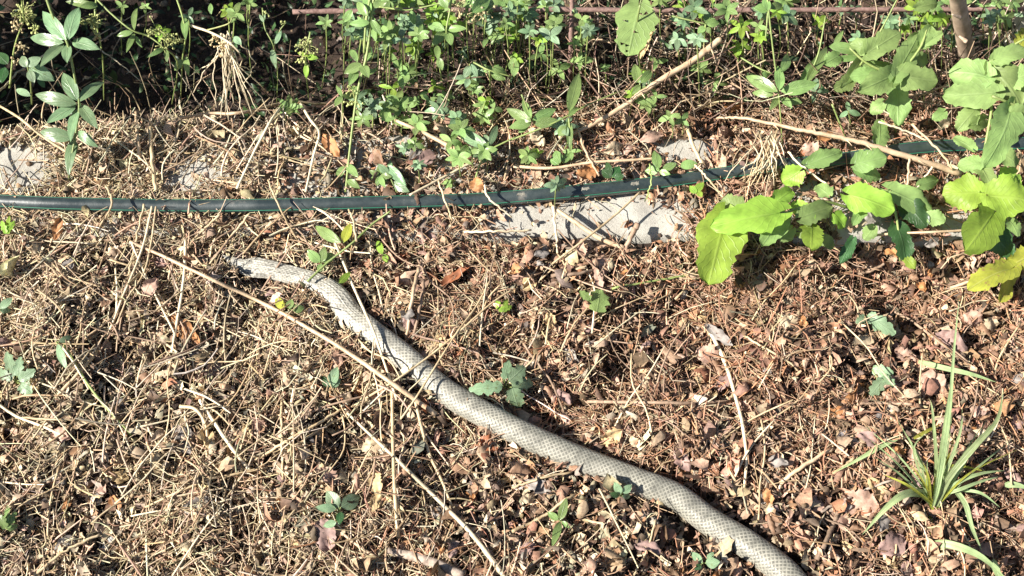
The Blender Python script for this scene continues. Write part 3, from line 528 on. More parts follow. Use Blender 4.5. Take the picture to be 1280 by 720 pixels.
ST = [
 ('twig', [(901, 49, .08), (910, 35, .085), (925, 18, .09), (945, -8, .1)], 1.8, 1.5, 'twig', 'thin brown twig continuing upward from the broken cane'),
 ('twig', [(476, 142, .035), (500, 153, .04), (530, 166, .035), (560, 182, .03), (587, 196, .022)], 1.5, 2.8, 'cane', 'straight pale twig slanting down to the whorled plant above the pipe'),
 ('dry_stalk', [(589, 203, .02), (565, 216, .02), (540, 229, .025), (512, 244, .03)], 1.5, 1.3, 'pale', 'pale stalk slanting to the pipe below the whorled plant'),
 ('twig', [(162, 302, .02), (200, 319, .03), (260, 347, .03), (320, 376, .03), (404, 421, .028), (450, 451, .026), (490, 479, .026), (545, 518, .018)], 1.6, 2.6, 'cane', 'longest straight tan twig running parallel below the snake skin'),
 ('twig', [(434, 516, .012), (462, 543, .016), (500, 578, .016), (540, 618, .016), (590, 668, .014), (632, 724, .01)], 1.3, 2.4, 'pale', 'long pale straight twig slanting down to the bottom edge'),
 ('twig', [(523, 335, .03), (516, 370, .026), (508, 425, .012)], 2.0, 1.8, 'cane', 'left of two upright brown stalks just above the snake skin'),
 ('twig', [(530, 350, .024), (524, 390, .022), (515, 432, .010)], 1.7, 1.6, 'twig', 'right of two upright brown stalks just above the snake skin'),
 ('dry_stalk', [(490, 482, .014), (491, 540, .016), (493, 600, .016), (498, 671, .012)], 1.6, 2.0, 'straw', 'upright straight straw stalk hanging below the snake skin'),
 ('dry_stalk', [(517, 492, .016), (526, 530, .018), (537, 568, .016), (552, 600, .014), (565, 634, .010)], 1.8, 1.4, 'straw', 'bent straw stalk to the right of the upright one below the skin'),
 ('dry_stalk', [(417, 298, .026), (430, 330, .026), (446, 368, .030), (466, 412, .034), (480, 452, .030), (496, 500, .016)], 1.5, 1.2, 'pale', 'pale stalk lying right over the snake skin where it bends'),
 ('dry_stalk', [(640, 362, .022), (612, 381, .03), (570, 418, .030), (528, 452, .035), (490, 478, .026), (440, 508, .012)], .9, 1.2, 'straw', 'thin straw crossing over the middle of the snake skin'),
 ('dry_stalk', [(612, 352, .015), (594, 385, .022), (573, 413, .028), (548, 452, .034), (520, 497, .026), (492, 536, .012)], 1.1, 1.0, 'straw', 'steeper thin straw crossing over the middle of the snake skin'),
 ('dry_stalk', [(300, 283, .02), (282, 305, .026), (262, 328, .014)], 1.2, 1.1, 'twig', 'short twig at the torn end of the snake skin'),
 ('dry_stalk', [(362, 310, .03), (348, 332, .026), (334, 352, .024), (322, 372, .012)], 1.1, 1.0, 'twig', 'short thin twig over the pale torn part of the snake skin'),
 ('dry_stalk', [(384, 352, .024), (410, 328, .03), (440, 304, .036), (466, 280, .038), (488, 264, .038)], 1.3, 1.0, 'stem', 'olive green stalk leaning from the snake skin towards the pipe'),
 ('dry_stalk', [(446, 302, .035), (440, 272, .032), (436, 262, .030)], 1.4, 1.2, 'straw', 'short upright stalk touching the pipe beside a yellow leaf'),
 ('twig', [(733, 502, .012), (790, 503, .015), (850, 504, .014), (915, 502, .010)], 1.9, 1.5, 'twig', 'straight brown twig lying level above the snake skin'),
 ('dry_stalk', [(888, 415, .018), (903, 446, .016), (916, 485, .014), (928, 530, .016), (933, 575, .014), (930, 610, .010)], 2.3, 1.3, 'pale', 'pale bent leaf stalk standing right of the level brown twig'),
 ('dry_stalk', [(950, 520, .012), (956, 560, .014), (950, 600, .013), (948, 650, .012)], 1.0, .9, 'straw', 'thin upright straw right of the bent leaf stalk'),
 ('stick', [(484, 690, .008), (510, 694, .010), (540, 703, .010), (580, 722, .008)], 4.2, 5.4, 'bark', 'short thick grey bark stick at the bottom edge'),
 ('twig', [(425, 664, .012), (450, 684, .014), (480, 705, .012), (500, 726, .01)], 1.3, 1.8, 'cane', 'thin pale twig ending beside the thick grey stick'),
 ('twig', [(1190, 54, .05), (1225, 46, .055), (1255, 39, .06), (1300, 29, .065)], 1.8, 2.4, 'pale', 'pale twig crossing in front of the young trunk'),
 ('twig', [(1187, 361, .01), (1215, 350, .02), (1245, 335, .035), (1290, 314, .045)], 1.9, 2.2, 'cane', 'brown vine twig beside the folded yellow leaf'),
 ('twig', [(640, 14, .06), (660, 36, .05), (685, 62, .035), (712, 92, .01)], 1.8, 1.4, 'bark', 'dark grey twig slanting into the foot of the upright rod'),
 ('twig', [(640, 20, .055), (665, 36, .05), (686, 47, .045)], 1.4, .9, 'bark', 'short dark twig beside the slanting grey one at top'),
 ('twig', [(655, 42, .04), (674, 65, .03), (684, 95, .015), (690, 118, 0)], 1.0, .8, 'bark', 'thin dark crooked twig left of the upright rod'),
 ('dry_stalk', [(225, 147, .03), (265, 143, .035), (300, 141, .035), (345, 132, .04), (372, 127, .045)], 1.9, 2.2, 'cane', 'level reddish tan stalk in the dark gap at upper left'),
 ('dry_stalk', [(342, 140, .04), (372, 128, .05), (400, 130, .05), (470, 124, .04)], 1.5, 1.5, 'straw', 'pale straw bent over at its top below the dark gap'),
 ('dry_stalk', [(352, 133, .05), (338, 152, .045), (318, 190, .03), (296, 236, .025)], 1.7, 1.4, 'pale', 'left leg of a folded straw leaning over the pipe'),
 ('dry_stalk', [(375, 128, .05), (388, 150, .045), (399, 166, .04), (392, 195, .032), (382, 240, .03)], 1.6, 1.3, 'pale', 'right leg of a folded straw leaning over the pipe'),
 ('dry_stalk', [(180, 255, .034), (170, 300, .02), (160, 345, .014)], 1.3, 1.0, 'straw', 'leftmost straw hanging from the pipe at left'),
 ('dry_stalk', [(190, 258, .034), (178, 310, .02), (150, 380, .014), (135, 420, .01)], 1.2, 1.2, 'pale', 'long straw fanning down to the left from the pipe'),
 ('dry_stalk', [(195, 258, .034), (188, 310, .022), (176, 350, .016), (140, 420, .012)], 1.1, 1.0, 'straw', 'straw beside the one fanning down from the pipe'),
 ('dry_stalk', [(275, 268, .033), (250, 292, .026), (225, 320, .016)], 1.2, 1.2, 'straw', 'short straw leaning left below the pipe'),
 ('dry_stalk', [(312, 268, .033), (292, 292, .028), (262, 330, .016)], 1.3, 1.1, 'straw', 'short straw leaning left below the pipe near the torn skin'),
 ('dry_stalk', [(232, 300, .02), (230, 345, .02), (222, 400, .016), (215, 440, .012)], 1.7, 1.4, 'pale', 'upright pale straw left of the longest tan twig'),
 ('dry_stalk', [(165, 305, .02), (185, 350, .02), (210, 400, .016), (220, 420, .012)], 1.2, 1.0, 'pale', 'pale straw slanting right into the upright one at left'),
 ('dry_stalk', [(80, 430, .014), (100, 465, .018), (125, 500, .016), (165, 545, .012)], 1.4, 1.2, 'stem', 'olive straw slanting down on the left litter'),
 ('dry_stalk', [(-10, 500, .012), (20, 520, .016), (45, 530, .016), (80, 545, .012)], 1.5, 1.3, 'pale', 'pale straw at the left edge below the bluish leaves'),
 ('dry_stalk', [(20, 522, .012), (60, 524, .016), (120, 527, .012)], 1.2, 1.0, 'straw', 'level straw forking from the pale one at the left edge'),
 ('dry_stalk', [(70, 497, .012), (100, 465, .016), (126, 435, .012)], 1.8, 1.6, 'straw', 'short stout straw crossing the olive one'),
 ('dry_stalk', [(225, 508, .012), (245, 512, .022), (258, 535, .020), (259, 575, .010)], 1.9, 1.3, 'straw', 'hooked straw arching over the two grey leaves'),
 ('dry_stalk', [(250, 500, .012), (266, 525, .018), (290, 560, .016), (314, 590, .010)], 2.0, 1.8, 'pale', 'stout pale stalk right of the two grey leaves'),
 ('dry_stalk', [(182, 634, .012), (230, 612, .014), (280, 596, .014), (335, 585, .01)], 1.1, 1.3, 'straw', 'long thin straw below the two grey leaves'),
 ('dry_stalk', [(40, 722, .01), (80, 690, .014), (125, 668, .012)], 1.4, 1.3, 'straw', 'curved straw at the bottom left corner'),
 ('dry_stalk', [(352, 500, .012), (352, 545, .016), (354, 600, .01)], 1.4, 1.2, 'straw', 'short upright straw right of the stout pale stalk'),
 ('dry_stalk', [(320, 575, .012), (375, 542, .016), (430, 510, .012)], 1.6, 1.2, 'straw', 'long straw rising to the start of the pale straight twig'),
 ('dry_stalk', [(360, 565, .012), (400, 538, .015), (440, 515, .011)], 1.3, 1.1, 'straw', 'second straw rising beside the start of the pale straight twig'),
 ('dry_stalk', [(800, 240, .035), (770, 268, .03), (730, 300, .024), (690, 330, .014)], 1.2, 1.3, 'straw', 'long straw leaning over the open concrete below the pipe'),
 ('dry_stalk', [(692, 258, .025), (694, 285, .02), (697, 318, .012)], 1.5, 1.2, 'pale', 'upright pale straw in front of the open concrete'),
 ('dry_stalk', [(580, 291, .022), (620, 289, .024), (664, 289, .018)], 1.3, 1.2, 'pale', 'level pale straw left of the open concrete'),
 ('twig', [(690, 258, .02), (715, 275, .018), (750, 298, .02), (780, 310, .018)], 2.4, 2.8, 'cane', 'stout tan twig slanting across the open concrete'),
 ('twig', [(797, 280, .035), (788, 298, .028), (775, 325, .012)], 3.4, 2.2, 'twig', 'short thick reddish stick standing in front of the concrete'),
 ('dry_stalk', [(690, 345, .012), (720, 342, .015), (748, 337, .012)], 2.3, 1.5, 'twig', 'short level reddish stalk above the bright green leaf'),
 ('dry_stalk', [(765, 361, .012), (810, 352, .018), (875, 343, .014)], 1.2, 1.0, 'stem', 'thin greenish stalk between the bright leaf and the vine tip'),
 ('dry_stalk', [(782, 375, .012), (780, 400, .014), (775, 425, .01)], 1.0, .9, 'twig', 'small bent twig right of the bright green leaf'),
 ('dry_stalk', [(856, 152, .025), (866, 180, .022), (878, 205, .018)], 2.2, 1.9, 'straw', 'pale stub leaning over the concrete behind the pipe'),
 ('dry_stalk', [(642, 208, .02), (690, 210, .022), (740, 203, .025), (790, 200, .025), (830, 197, .022)], 1.9, 1.4, 'cane', 'level tan stalk just behind the pipe in the middle'),
 ('dry_stalk', [(719, 150, .03), (730, 185, .028), (749, 220, .025)], 1.5, 1.2, 'cane', 'reddish stalk leaning down to the pipe in the middle'),
 ('dry_stalk', [(-8, 128, .05), (25, 148, .05), (55, 172, .045), (105, 203, .03)], 1.3, 1.5, 'straw', 'brown stalk slanting behind the tall whorled plant'),
 ('dry_stalk', [(170, 140, .02), (172, 170, .025), (175, 200, .015)], 2.0, 1.8, 'cane', 'short upright reddish stub left of the dark gap'),
 ('dry_stalk', [(188, 160, .025), (190, 200, .02), (195, 238, .018)], 2.4, 2.2, 'straw', 'upright straw stub behind the pipe at left'),
 ('dry_stalk', [(-6, 118, .10), (25, 92, .11), (60, 65, .12)], 1.2, 1.1, 'pale', 'pale thin stalk at the left edge beside the tall plant'),
 ('dry_stalk', [(123, 60, .08), (150, 80, .07), (176, 102, .06)], .9, .6, 'pale', 'thin forked pale stalk in the dark gap'),
 ('dry_stalk', [(120, 55, .09), (145, 40, .1), (170, 30, .1)], 1.1, .9, 'bark', 'grey stalk right of the upper leaf whorl'),
 ('dry_stalk', [(1140, 155, .055), (1175, 190, .05), (1190, 212, .04)], 1.3, 1.1, 'straw', 'straw lying over the pipe beneath the vine leaves'),
 ('dry_stalk', [(1098, 152, .06), (1130, 163, .055), (1158, 175, .05)], 1.2, 1.1, 'pale', 'pale straw above the pipe beneath the vine leaves'),
 ('dry_stalk', [(1137, 198, .05), (1134, 230, .03), (1131, 240, .02)], 1.4, 1.2, 'cane', 'pinkish stalk hanging from the thorny cane'),
 ('dry_stalk', [(1165, 208, .045), (1152, 228, .03), (1140, 242, .02)], 1.0, 1.0, 'pale', 'pale curved stalk hanging from the thorny cane'),
 ('twig', [(1072, 344, .008), (1090, 338, .015), (1105, 330, .012)], 2.0, 1.4, 'twig', 'small forked twig in the shade below the vine'),
 ('twig', [(1085, 295, .03), (1120, 292, .035), (1165, 290, .035), (1207, 288, .03)], 1.5, 1.3, 'cane', 'level vine stalk below the right vine leaves'),
 ('dry_stalk', [(930, 420, .012), (965, 440, .015), (1000, 465, .012)], 1.2, 1.0, 'straw', 'straw slanting across the litter below the vine tip'),
 ('dry_stalk', [(1040, 592, .01), (1052, 585, .014), (1068, 572, .012)], 1.6, 1.4, 'straw', 'short straw at the tip of the left grass blade'),
 ('twig', [(975, 605, .01), (1000, 585, .014), (1042, 560, .012)], 2.2, 1.8, 'cane', 'tan double stalk left of the grass tuft'),
 ('twig', [(1140, 505, .012), (1105, 504, .015), (1075, 505, .012)], 1.6, 1.4, 'twig', 'level brown stalk under the lower bluish leaf'),
 ('twig', [(1110, 386, .012), (1140, 402, .014), (1180, 432, .012), (1210, 455, .01)], 1.6, 1.2, 'twig', 'brown stalk slanting right from the upper bluish leaf'),
 ('twig', [(1025, 640, .01), (1070, 618, .014), (1120, 600, .012)], 1.5, 1.1, 'bark', 'dark twig left of the grass tuft'),
 ('twig', [(1020, 700, .01), (1040, 660, .016), (1048, 640, .012)], 2.6, 2.2, 'twig', 'stout brown stub near the lower end of the snake skin'),
 ('dry_stalk', [(655, 430, .012), (690, 480, .02), (705, 515, .012)], 1.2, 1.0, 'twig', 'brown stalk right of the lobed seedling above the skin'),
 ('dry_stalk', [(700, 440, .012), (718, 405, .02), (735, 385, .014)], 1.1, .9, 'straw', 'straw leaning to the bright green leaf'),
 ('dry_stalk', [(640, 610, .01), (670, 600, .014), (715, 590, .012)], 1.3, 1.1, 'straw', 'straw lying close under the middle of the snake skin'),
 ('dry_stalk', [(640, 665, .01), (680, 645, .015), (720, 618, .012)], 1.8, 1.3, 'straw', 'stout straw left of the small plant below the skin'),
 ('dry_stalk', [(548, 226, .03), (556, 250, .036), (566, 276, .02)], 1.1, 1.0, 'straw', 'straw lying across the pipe left of the orange leaf'),
 ('dry_stalk', [(604, 228, .03), (612, 248, .036), (640, 272, .02)], 1.2, 1.0, 'pale', 'pale straw lying across the pipe right of the orange leaf'),
 ('dry_stalk', [(812, 205, .035), (814, 230, .038), (806, 252, .02)], .9, .8, 'stem', 'thin green stem hanging over the pipe above the open concrete'),
 ('dry_stalk', [(868, 206, .03), (884, 222, .037), (905, 246, .02)], 1.2, .9, 'straw', 'straw lying across the pipe left of the dry grass clump'),
 ('dry_stalk', [(985, 190, .035), (1000, 206, .038), (1035, 232, .03)], 1.2, 1.0, 'pale', 'straw lying across the pipe right of the dry grass clump'),
 ('dry_stalk', [(132, 232, .03), (140, 255, .036), (122, 292, .015)], 1.3, 1.1, 'straw', 'bent straw over the pipe near the left edge'),
 ('dry_stalk', [(335, 225, .03), (348, 256, .036), (372, 300, .015)], 1.1, 1.0, 'straw', 'straw over the pipe above the torn skin end'),
 ('dry_stalk', [(820, 650, .01), (808, 690, .014), (790, 722, .01)], 1.1, 1.0, 'straw', 'upright straw below the right part of the skin'),
]
for nm, pts, r0, r1, mt, lb in ST: stick(nm, pts, r0, r1, mt, lb, 'stalk' if nm == 'dry_stalk' else nm)

# ---------------------------------------------------------------- green plants
def z_of(t, dz=0): return W(t[0], t[1], t[2]+dz)
def plant(name, label, cat, base, stems, leaves, mat='green', shape='oval', sr=1.1, group=None, clusters=(), stemmat='stem', dz=.012, fold=.12, droop=.08, ruffle=.03):
    """stems: lists of (px, py, z); leaves: (base px, py, tip px, py, z, width in mm[, mat[, roll]])"""
    b0 = WS(base[0], base[1], 0); e = empty(name, label, cat, tuple(b0), group)
    for st in stems: tube('stem', [W(*p) for p in st], sr*.0012, sr*.0008, M[stemmat], e, e.location, sides=6, rough=.1)
    for lf in leaves:
        bx, by, tx, ty, z, w = lf[:6]; mt = lf[6] if len(lf) > 6 and lf[6] else mat; roll = lf[7] if len(lf) > 7 else random.uniform(-14, 14)
        d_ = lf[8] if len(lf) > 8 else random.uniform(-.6, 1.2)*dz
        leaf(e, W(bx, by, z), W(tx, ty, z-d_), w*(.00112 if shape == 'vine' else .00108), M[mt], shape, fold*random.uniform(.3, 1.6), droop*random.uniform(.3, 1.4), roll, ruffle=ruffle)
    for cl in clusters: cluster(e, *cl)
    return e
def cluster(e, px, py, z, R, mat='seed', n=22):
    c0 = W(px, py, z); V = []; f = []; rg = random.Random(px*7+py)
    for i in range(n):
        d = Vector((rg.gauss(0, 1), rg.gauss(0, .8), rg.gauss(.2, .7))).normalized()*R*.001*rg.uniform(.5, 1.15); s = Vector((rg.gauss(0, .25), rg.gauss(0, .25), rg.gauss(0, .2)))*R*.001
        tv, tf = tube_geo(spline([c0+s, c0+s+d*.5+Vector((0, 0, R*.0002)), c0+s+d], 5), .00045, 4); f += [tuple(k_+len(V) for k_ in q) for q in tf]; V += [tuple(p) for p in tv]
        if rg.random() < .8:
            q0 = c0+s+d; rr_ = rg.uniform(.0009, .0022); f += [tuple(k_+len(V) for k_ in q) for q in icf]; V += [tuple(q0+Vector(p)*rr_) for p in ico]
    mesh_obj('seed_cluster', np.array(V), f, M[mat], e, tuple(e.location))
plant('madder_plant', 'tall whorled plant with pale bluish green leaves at upper left', 'plant', (88, 236), [[(52, -20, .2), (68, 25, .17), (84, 53, .155), (93, 95, .125), (99, 130, .10), (95, 165, .075), (88, 205, .05), (86, 226, .015)]],
  [(83, 50, 53, 14, .165, 17), (86, 50, 99, 9, .165, 17), (80, 53, 38, 47, .155, 14), (80, 55, 50, 84, .15, 13), (90, 52, 125, 62, .155, 15), (84, 56, 84, 79, .15, 12),
   (97, 126, 79, 91, .11, 16), (100, 127, 130, 103, .11, 15), (96, 130, 44, 118, .10, 16), (95, 132, 58, 154, .095, 14), (101, 132, 122, 161, .095, 14), (98, 135, 88, 178, .09, 13),
   (92, 172, 50, 165, .075, 17), (98, 164, 123, 184, .075, 12), (93, 172, 86, 220, .06, 13), (94, 176, 92, 200, .06, 9)], 'madder', sr=1.5)
plant('leafy_weed', 'shaded pale green weed left of the tall whorled plant', 'weed', (40, 135), [[(40, 130, .03), (38, 100, .09), (34, 82, .11)]], [(36, 84, 68, 101, .11, 18), (34, 84, 27, 70, .12, 11), (36, 88, 43, 104, .11, 10), (33, 82, 52, 72, .12, 12), (38, 120, 20, 112, .08, 9)], 'blue')
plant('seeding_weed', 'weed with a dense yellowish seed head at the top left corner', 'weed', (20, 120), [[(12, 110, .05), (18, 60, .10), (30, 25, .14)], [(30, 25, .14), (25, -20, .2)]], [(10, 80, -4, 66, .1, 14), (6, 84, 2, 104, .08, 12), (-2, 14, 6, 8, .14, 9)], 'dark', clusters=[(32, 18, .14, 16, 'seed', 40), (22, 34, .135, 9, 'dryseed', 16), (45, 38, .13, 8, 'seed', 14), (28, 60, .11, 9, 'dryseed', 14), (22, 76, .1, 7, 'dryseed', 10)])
plant('seeding_weed', 'weed with a round green seed head beside the upper leaf whorl', 'weed', (118, 120), [[(122, -10, .17), (119, 20, .16), (128, 70, .11), (130, 125, .0)]], [(122, 8, 82, 2, .17, 9), (122, 6, 100, 9, .17, 9)], 'green', clusters=[(116, 28, .155, 13, 'seed', 34), (121, 48, .14, 6, 'dryseed', 9)])
plant('trailing_weed', 'trailing weed with narrow leaves and green seed heads in the dark gap', 'weed', (170, 140), [[(118, -4, .17), (140, 18, .16), (165, 38, .15), (185, 45, .14), (205, 60, .13), (222, 80, .10), (215, 130, .0)]],
  [(166, 40, 146, 45, .15, 7), (168, 42, 158, 66, .14, 7), (168, 38, 172, 10, .16, 7), (206, 60, 184, 72, .13, 6), (208, 62, 209, 78, .13, 6), (170, 45, 178, 60, .14, 5)], 'green', clusters=[(196, 40, .14, 12, 'seed', 26), (212, 50, .13, 11, 'seed', 24), (204, 62, .13, 8, 'seed', 14)])
plant('trailing_weed', 'weed with a drooping pale leaf beside the hanging dry stems', 'weed', (226, 130), [[(218, -10, .16), (228, 20, .14), (232, 45, .12), (228, 75, .08), (226, 125, -.02)]], [(231, 22, 232, 50, .13, 9), (230, 75, 218, 88, .08, 10), (232, 70, 236, 95, .08, 8), (264, 18, 263, 4, .12, 6)], 'green', clusters=[(222, 52, .1, 8, 'seed', 14)])
plant('thin_weed', 'thin weed with white buds in front of the dark gap', 'weed', (345, 135), [[(328, 10, .12), (331, 35, .11), (342, 58, .10), (347, 90, .05), (346, 130, -.02)], [(342, 58, .1), (350, 38, .11), (358, 28, .12)]], [(340, 62, 345, 86, .09, 8), (344, 55, 352, 38, .11, 6), (330, 28, 324, 18, .12, 4)], 'blue', sr=.8, clusters=[(334, 18, .12, 5, 'seed', 6), (356, 28, .12, 4, 'seed', 4)])
plant('seeding_weed', 'yellow green seed head standing alone right of the white budded weed', 'weed', (386, 130), [[(388, 40, .12), (382, 75, .09), (386, 125, -.01)]], [(384, 72, 398, 73, .1, 8), (383, 80, 383, 98, .09, 7), (386, 70, 372, 66, .1, 5)], 'lime', clusters=[(382, 58, .11, 12, 'seed', 30), (378, 76, .1, 8, 'seed', 14)])
plant('upright_weed', 'upright weed with a thick yellow green double stem left of centre', 'weed', (433, 240), [[(470, -20, .17), (464, 20, .15), (459, 66, .12), (448, 110, .09), (443, 140, .07), (437, 190, .04), (432, 240, .015)], [(466, -20, .17), (458, 25, .15), (455, 66, .12)]],
  [(462, 28, 436, 30, .15, 9), (464, 25, 476, 44, .15, 9), (460, 20, 446, 2, .16, 10), (464, 14, 455, -4, .16, 10), (440, 12, 430, 28, .15, 9), (468, 10, 476, 0, .16, 9), (466, 34, 470, 52, .14, 7),
   (452, 80, 430, 92, .11, 12), (455, 76, 466, 66, .11, 9), (452, 82, 461, 98, .11, 12), (447, 78, 438, 62, .11, 8), (446, 88, 436, 108, .10, 11), (456, 95, 472, 86, .1, 7),
   (433, 205, 448, 222, .03, 10), (432, 208, 420, 222, .03, 9), (434, 225, 450, 236, .025, 9)], 'green', sr=1.7, clusters=[(443, 128, .075, 9, 'seed', 18), (440, 112, .09, 7, 'seed', 12)])
e = plant('palmate_weed', 'small weed with one round palmate leaf beside the upright stem', 'weed', (466, 165), [[(466, 160, .02), (466, 140, .05), (464, 126, .06)]], [(465, 134, 455, 122, .06, 8), (465, 134, 462, 116, .062, 7), (465, 134, 476, 122, .06, 8), (465, 134, 478, 136, .058, 8), (465, 134, 470, 148, .055, 8), (465, 134, 455, 144, .055, 9)], 'blue', 'lobed')
plant('small_weed', 'small weed with four leaves in two pairs over the dark soil', 'weed', (498, 135), [[(498, 132, .0), (498, 100, .05), (496, 84, .07)]], [(497, 86, 490, 66, .07, 7), (499, 86, 501, 73, .07, 6), (500, 92, 512, 92, .06, 9), (500, 95, 504, 112, .06, 8)], 'green')
plant('small_weed', 'single drooping leaf on a pale stalk near the top edge', 'weed', (515, 60), [[(470, 8, .12), (500, 12, .12), (514, 12, .12), (560, 2, .13)], [(514, 12, .12), (515, 50, .03), (514, 60, -.02)]], [(514, 13, 518, 31, .12, 9)], 'green')
plant('whorled_weed', 'four leaved whorl on a stem below the top edge left of centre', 'weed', (560, 130), [[(567, -20, .15), (562, 15, .13), (558, 38, .115), (560, 66, .08), (560, 128, -.02)]], [(556, 38, 534, 31, .115, 12), (556, 40, 540, 57, .11, 12), (559, 40, 564, 57, .11, 11), (560, 37, 583, 36, .115, 10), (590, 16, 612, -4, .14, 16), (560, 10, 548, -6, .14, 10)], 'green', clusters=[(600, 16, .12, 14, 'dryseed', 26), (575, 10, .12, 12, 'dryseed', 20)])
plant('hanging_weed', 'limp yellowish green leaf hanging under the four leaved whorl', 'weed', (556, 135), [[(545, 55, .1), (548, 72, .08), (556, 130, -.02)]], [(546, 57, 548, 76, .1, 8), (548, 72, 553, 88, .08, 9)], 'green')
plant('small_weed', 'dark weed with folded leaves right of the four leaved whorl', 'weed', (588, 140), [[(588, 138, -.02), (588, 100, .05), (587, 80, .08)]], [(588, 82, 580, 97, .08, 10), (589, 80, 597, 97, .08, 7), (584, 96, 565, 98, .06, 6), (586, 98, 582, 110, .06, 8)], 'blue')
plant('small_weed', 'weed with paired glossy leaves on a pale stem right of centre top', 'weed', (616, 135), [[(592, 78, .08), (612, 88, .08), (640, 96, .07)], [(612, 88, .08), (614, 130, -.02)]], [(614, 88, 634, 92, .08, 12), (614, 92, 632, 100, .07, 12), (636, 86, 645, 76, .08, 10), (604, 60, 610, 48, .1, 6)], 'green')
plant('whorled_weed', 'pale whorled plant with one long leaf just above the pipe', 'weed', (595, 222), [[(594, 225, .02), (600, 205, .035), (612, 187, .05)], [(612, 187, .05), (645, 171, .055)]], [(610, 185, 571, 163, .055, 15), (612, 182, 621, 157, .055, 9), (610, 188, 590, 197, .045, 9), (611, 190, 603, 205, .04, 7), (615, 184, 620, 194, .045, 8), (613, 182, 605, 168, .05, 8)], 'madder', fold=.2)
plant('small_weed', 'pair of pale leaves close above the pipe left of centre', 'weed', (495, 240), [[(496, 240, .02), (488, 222, .03)]], [(486, 218, 472, 205, .03, 9), (487, 216, 488, 200, .03, 6), (484, 207, 508, 232, .032, 12), (490, 228, 512, 240, .025, 11), (484, 226, 468, 222, .03, 7)], 'madder')
plant('whorled_weed', 'glossy green plant with a tall leaf above the pipe in the middle', 'weed', (700, 196), [[(636, 176, .04), (670, 163, .05), (700, 150, .055), (735, 131, .055), (775, 114, .05)], [(711, 148, .055), (712, 170, .04), (702, 196, .01)], [(652, 118, .08), (662, 142, .06), (668, 155, .05)]],
  [(664, 152, 633, 136, .06, 13), (664, 154, 636, 160, .055, 13), (666, 150, 695, 136, .06, 13), (664, 148, 653, 125, .065, 9), (668, 156, 697, 150, .055, 13), (660, 156, 648, 166, .05, 8), (711, 140, 724, 91, .075, 15), (710, 150, 712, 189, .05, 9), (711, 146, 722, 134, .06, 9), (708, 158, 698, 170, .05, 12), (644, 84, 640, 72, .09, 9), (642, 96, 646, 76, .09, 10)], 'green', fold=.18)
bl = plant('broad_leaf', 'single large rounded light green leaf with small holes near the top', 'leaf', (800, 110), [[(804, -10, .14), (800, 6, .13)], [(800, 6, .13), (796, 40, .09), (802, 100, .0)]], [(799, 8, 785, 70, .11, 45, 'vine', 4, .02)], 'vine', 'vine', fold=.05)
lfm = [c for c in bl.children if c.name.startswith('leaf')][0].data; bmh = bmesh.new(); bmh.from_mesh(lfm); bmh.faces.ensure_lookup_table()
bmesh.ops.triangulate(bmh, faces=bmh.faces[:]); bmh.faces.ensure_lookup_table()
bmesh.ops.delete(bmh, geom=[bmh.faces[i] for i in (63, 97, 98, 110, 141, 142, 163)], context='FACES'); bmh.to_mesh(lfm); bmh.free()
plant('small_weed', 'small two leaved weed below the large rounded leaf', 'weed', (800, 125), [[(798, 122, .03), (800, 104, .05)]], [(798, 104, 793, 80, .06, 12), (801, 104, 814, 88, .06, 11), (800, 106, 790, 118, .05, 8), (803, 108, 812, 116, .05, 6)], 'green')
plant('clover_weed', 'small bright weed with three round leaves near the top', 'weed', (880, 110), [[(882, 30, .1), (880, 60, .06), (880, 105, -.01)], [(840, 20, .1), (865, 26, .1), (882, 30, .1)]], [(882, 28, 885, 14, .1, 9), (883, 30, 899, 28, .1, 11), (881, 33, 872, 42, .095, 9), (880, 36, 874, 56, .09, 6), (883, 34, 888, 42, .095, 7)], 'green')
plant('small_weed', 'tiny bright green curled leaf under the broken cane', 'weed', (925, 100), [[(922, 75, .05), (925, 100, .0)]], [(923, 73, 916, 55, .055, 8), (923, 70, 925, 60, .055, 6)], 'lime')
plant('whorled_weed', 'tall stemmed plant with a rosette of oval leaves right of centre top', 'weed', (975, 185), [[(958, -20, .17), (961, 15, .15), (966, 60, .12), (973, 115, .08), (976, 150, .05), (978, 185, .01)], [(960, 14, .15), (957, 48, .13)], [(926, 72, .08), (948, 85, .08), (965, 92, .08)]],
  [(972, 115, 932, 95, .085, 15), (974, 113, 972, 82, .095, 13), (976, 90, 985, 68, .10, 12), (976, 114, 1022, 104, .085, 17), (968, 118, 940, 116, .075, 10), (974, 118, 962, 138, .07, 9), (985, 126, 1003, 128, .06, 10), (976, 122, 990, 136, .065, 10), (960, 12, 942, 10, .15, 12), (962, 10, 978, 6, .155, 10), (960, 14, 955, -4, .16, 10), (952, 92, 962, 94, .08, 8)], 'green')
plant('grassy_weed', 'plant with long narrow folded leaves right of the rosette', 'weed', (1030, 190), [[(1075, 82, .09), (1100, 40, .12), (1124, -6, .15)], [(1005, 105, .06), (1022, 70, .09), (1032, 20, .12)], [(1040, 130, .05), (1060, 180, .01)]],
  [(1008, 104, 1034, 58, .08, 13), (1000, 104, 1018, 74, .07, 11), (1036, 58, 1078, 68, .10, 16), (1040, 74, 1078, 72, .095, 8), (1078, 70, 1050, 110, .085, 16), (1076, 64, 1062, 48, .1, 14), (1078, 82, 1114, 80, .1, 10), (1042, 58, 1054, 38, .1, 7)], 'green', fold=.25)
def vine(label, base, stems, leaves, mat='vine'): return plant('vine_shoot', label, 'vine', base, stems, leaves, mat, 'vine', 1.6, None, (), 'stem', .018, .10, .08, .06)
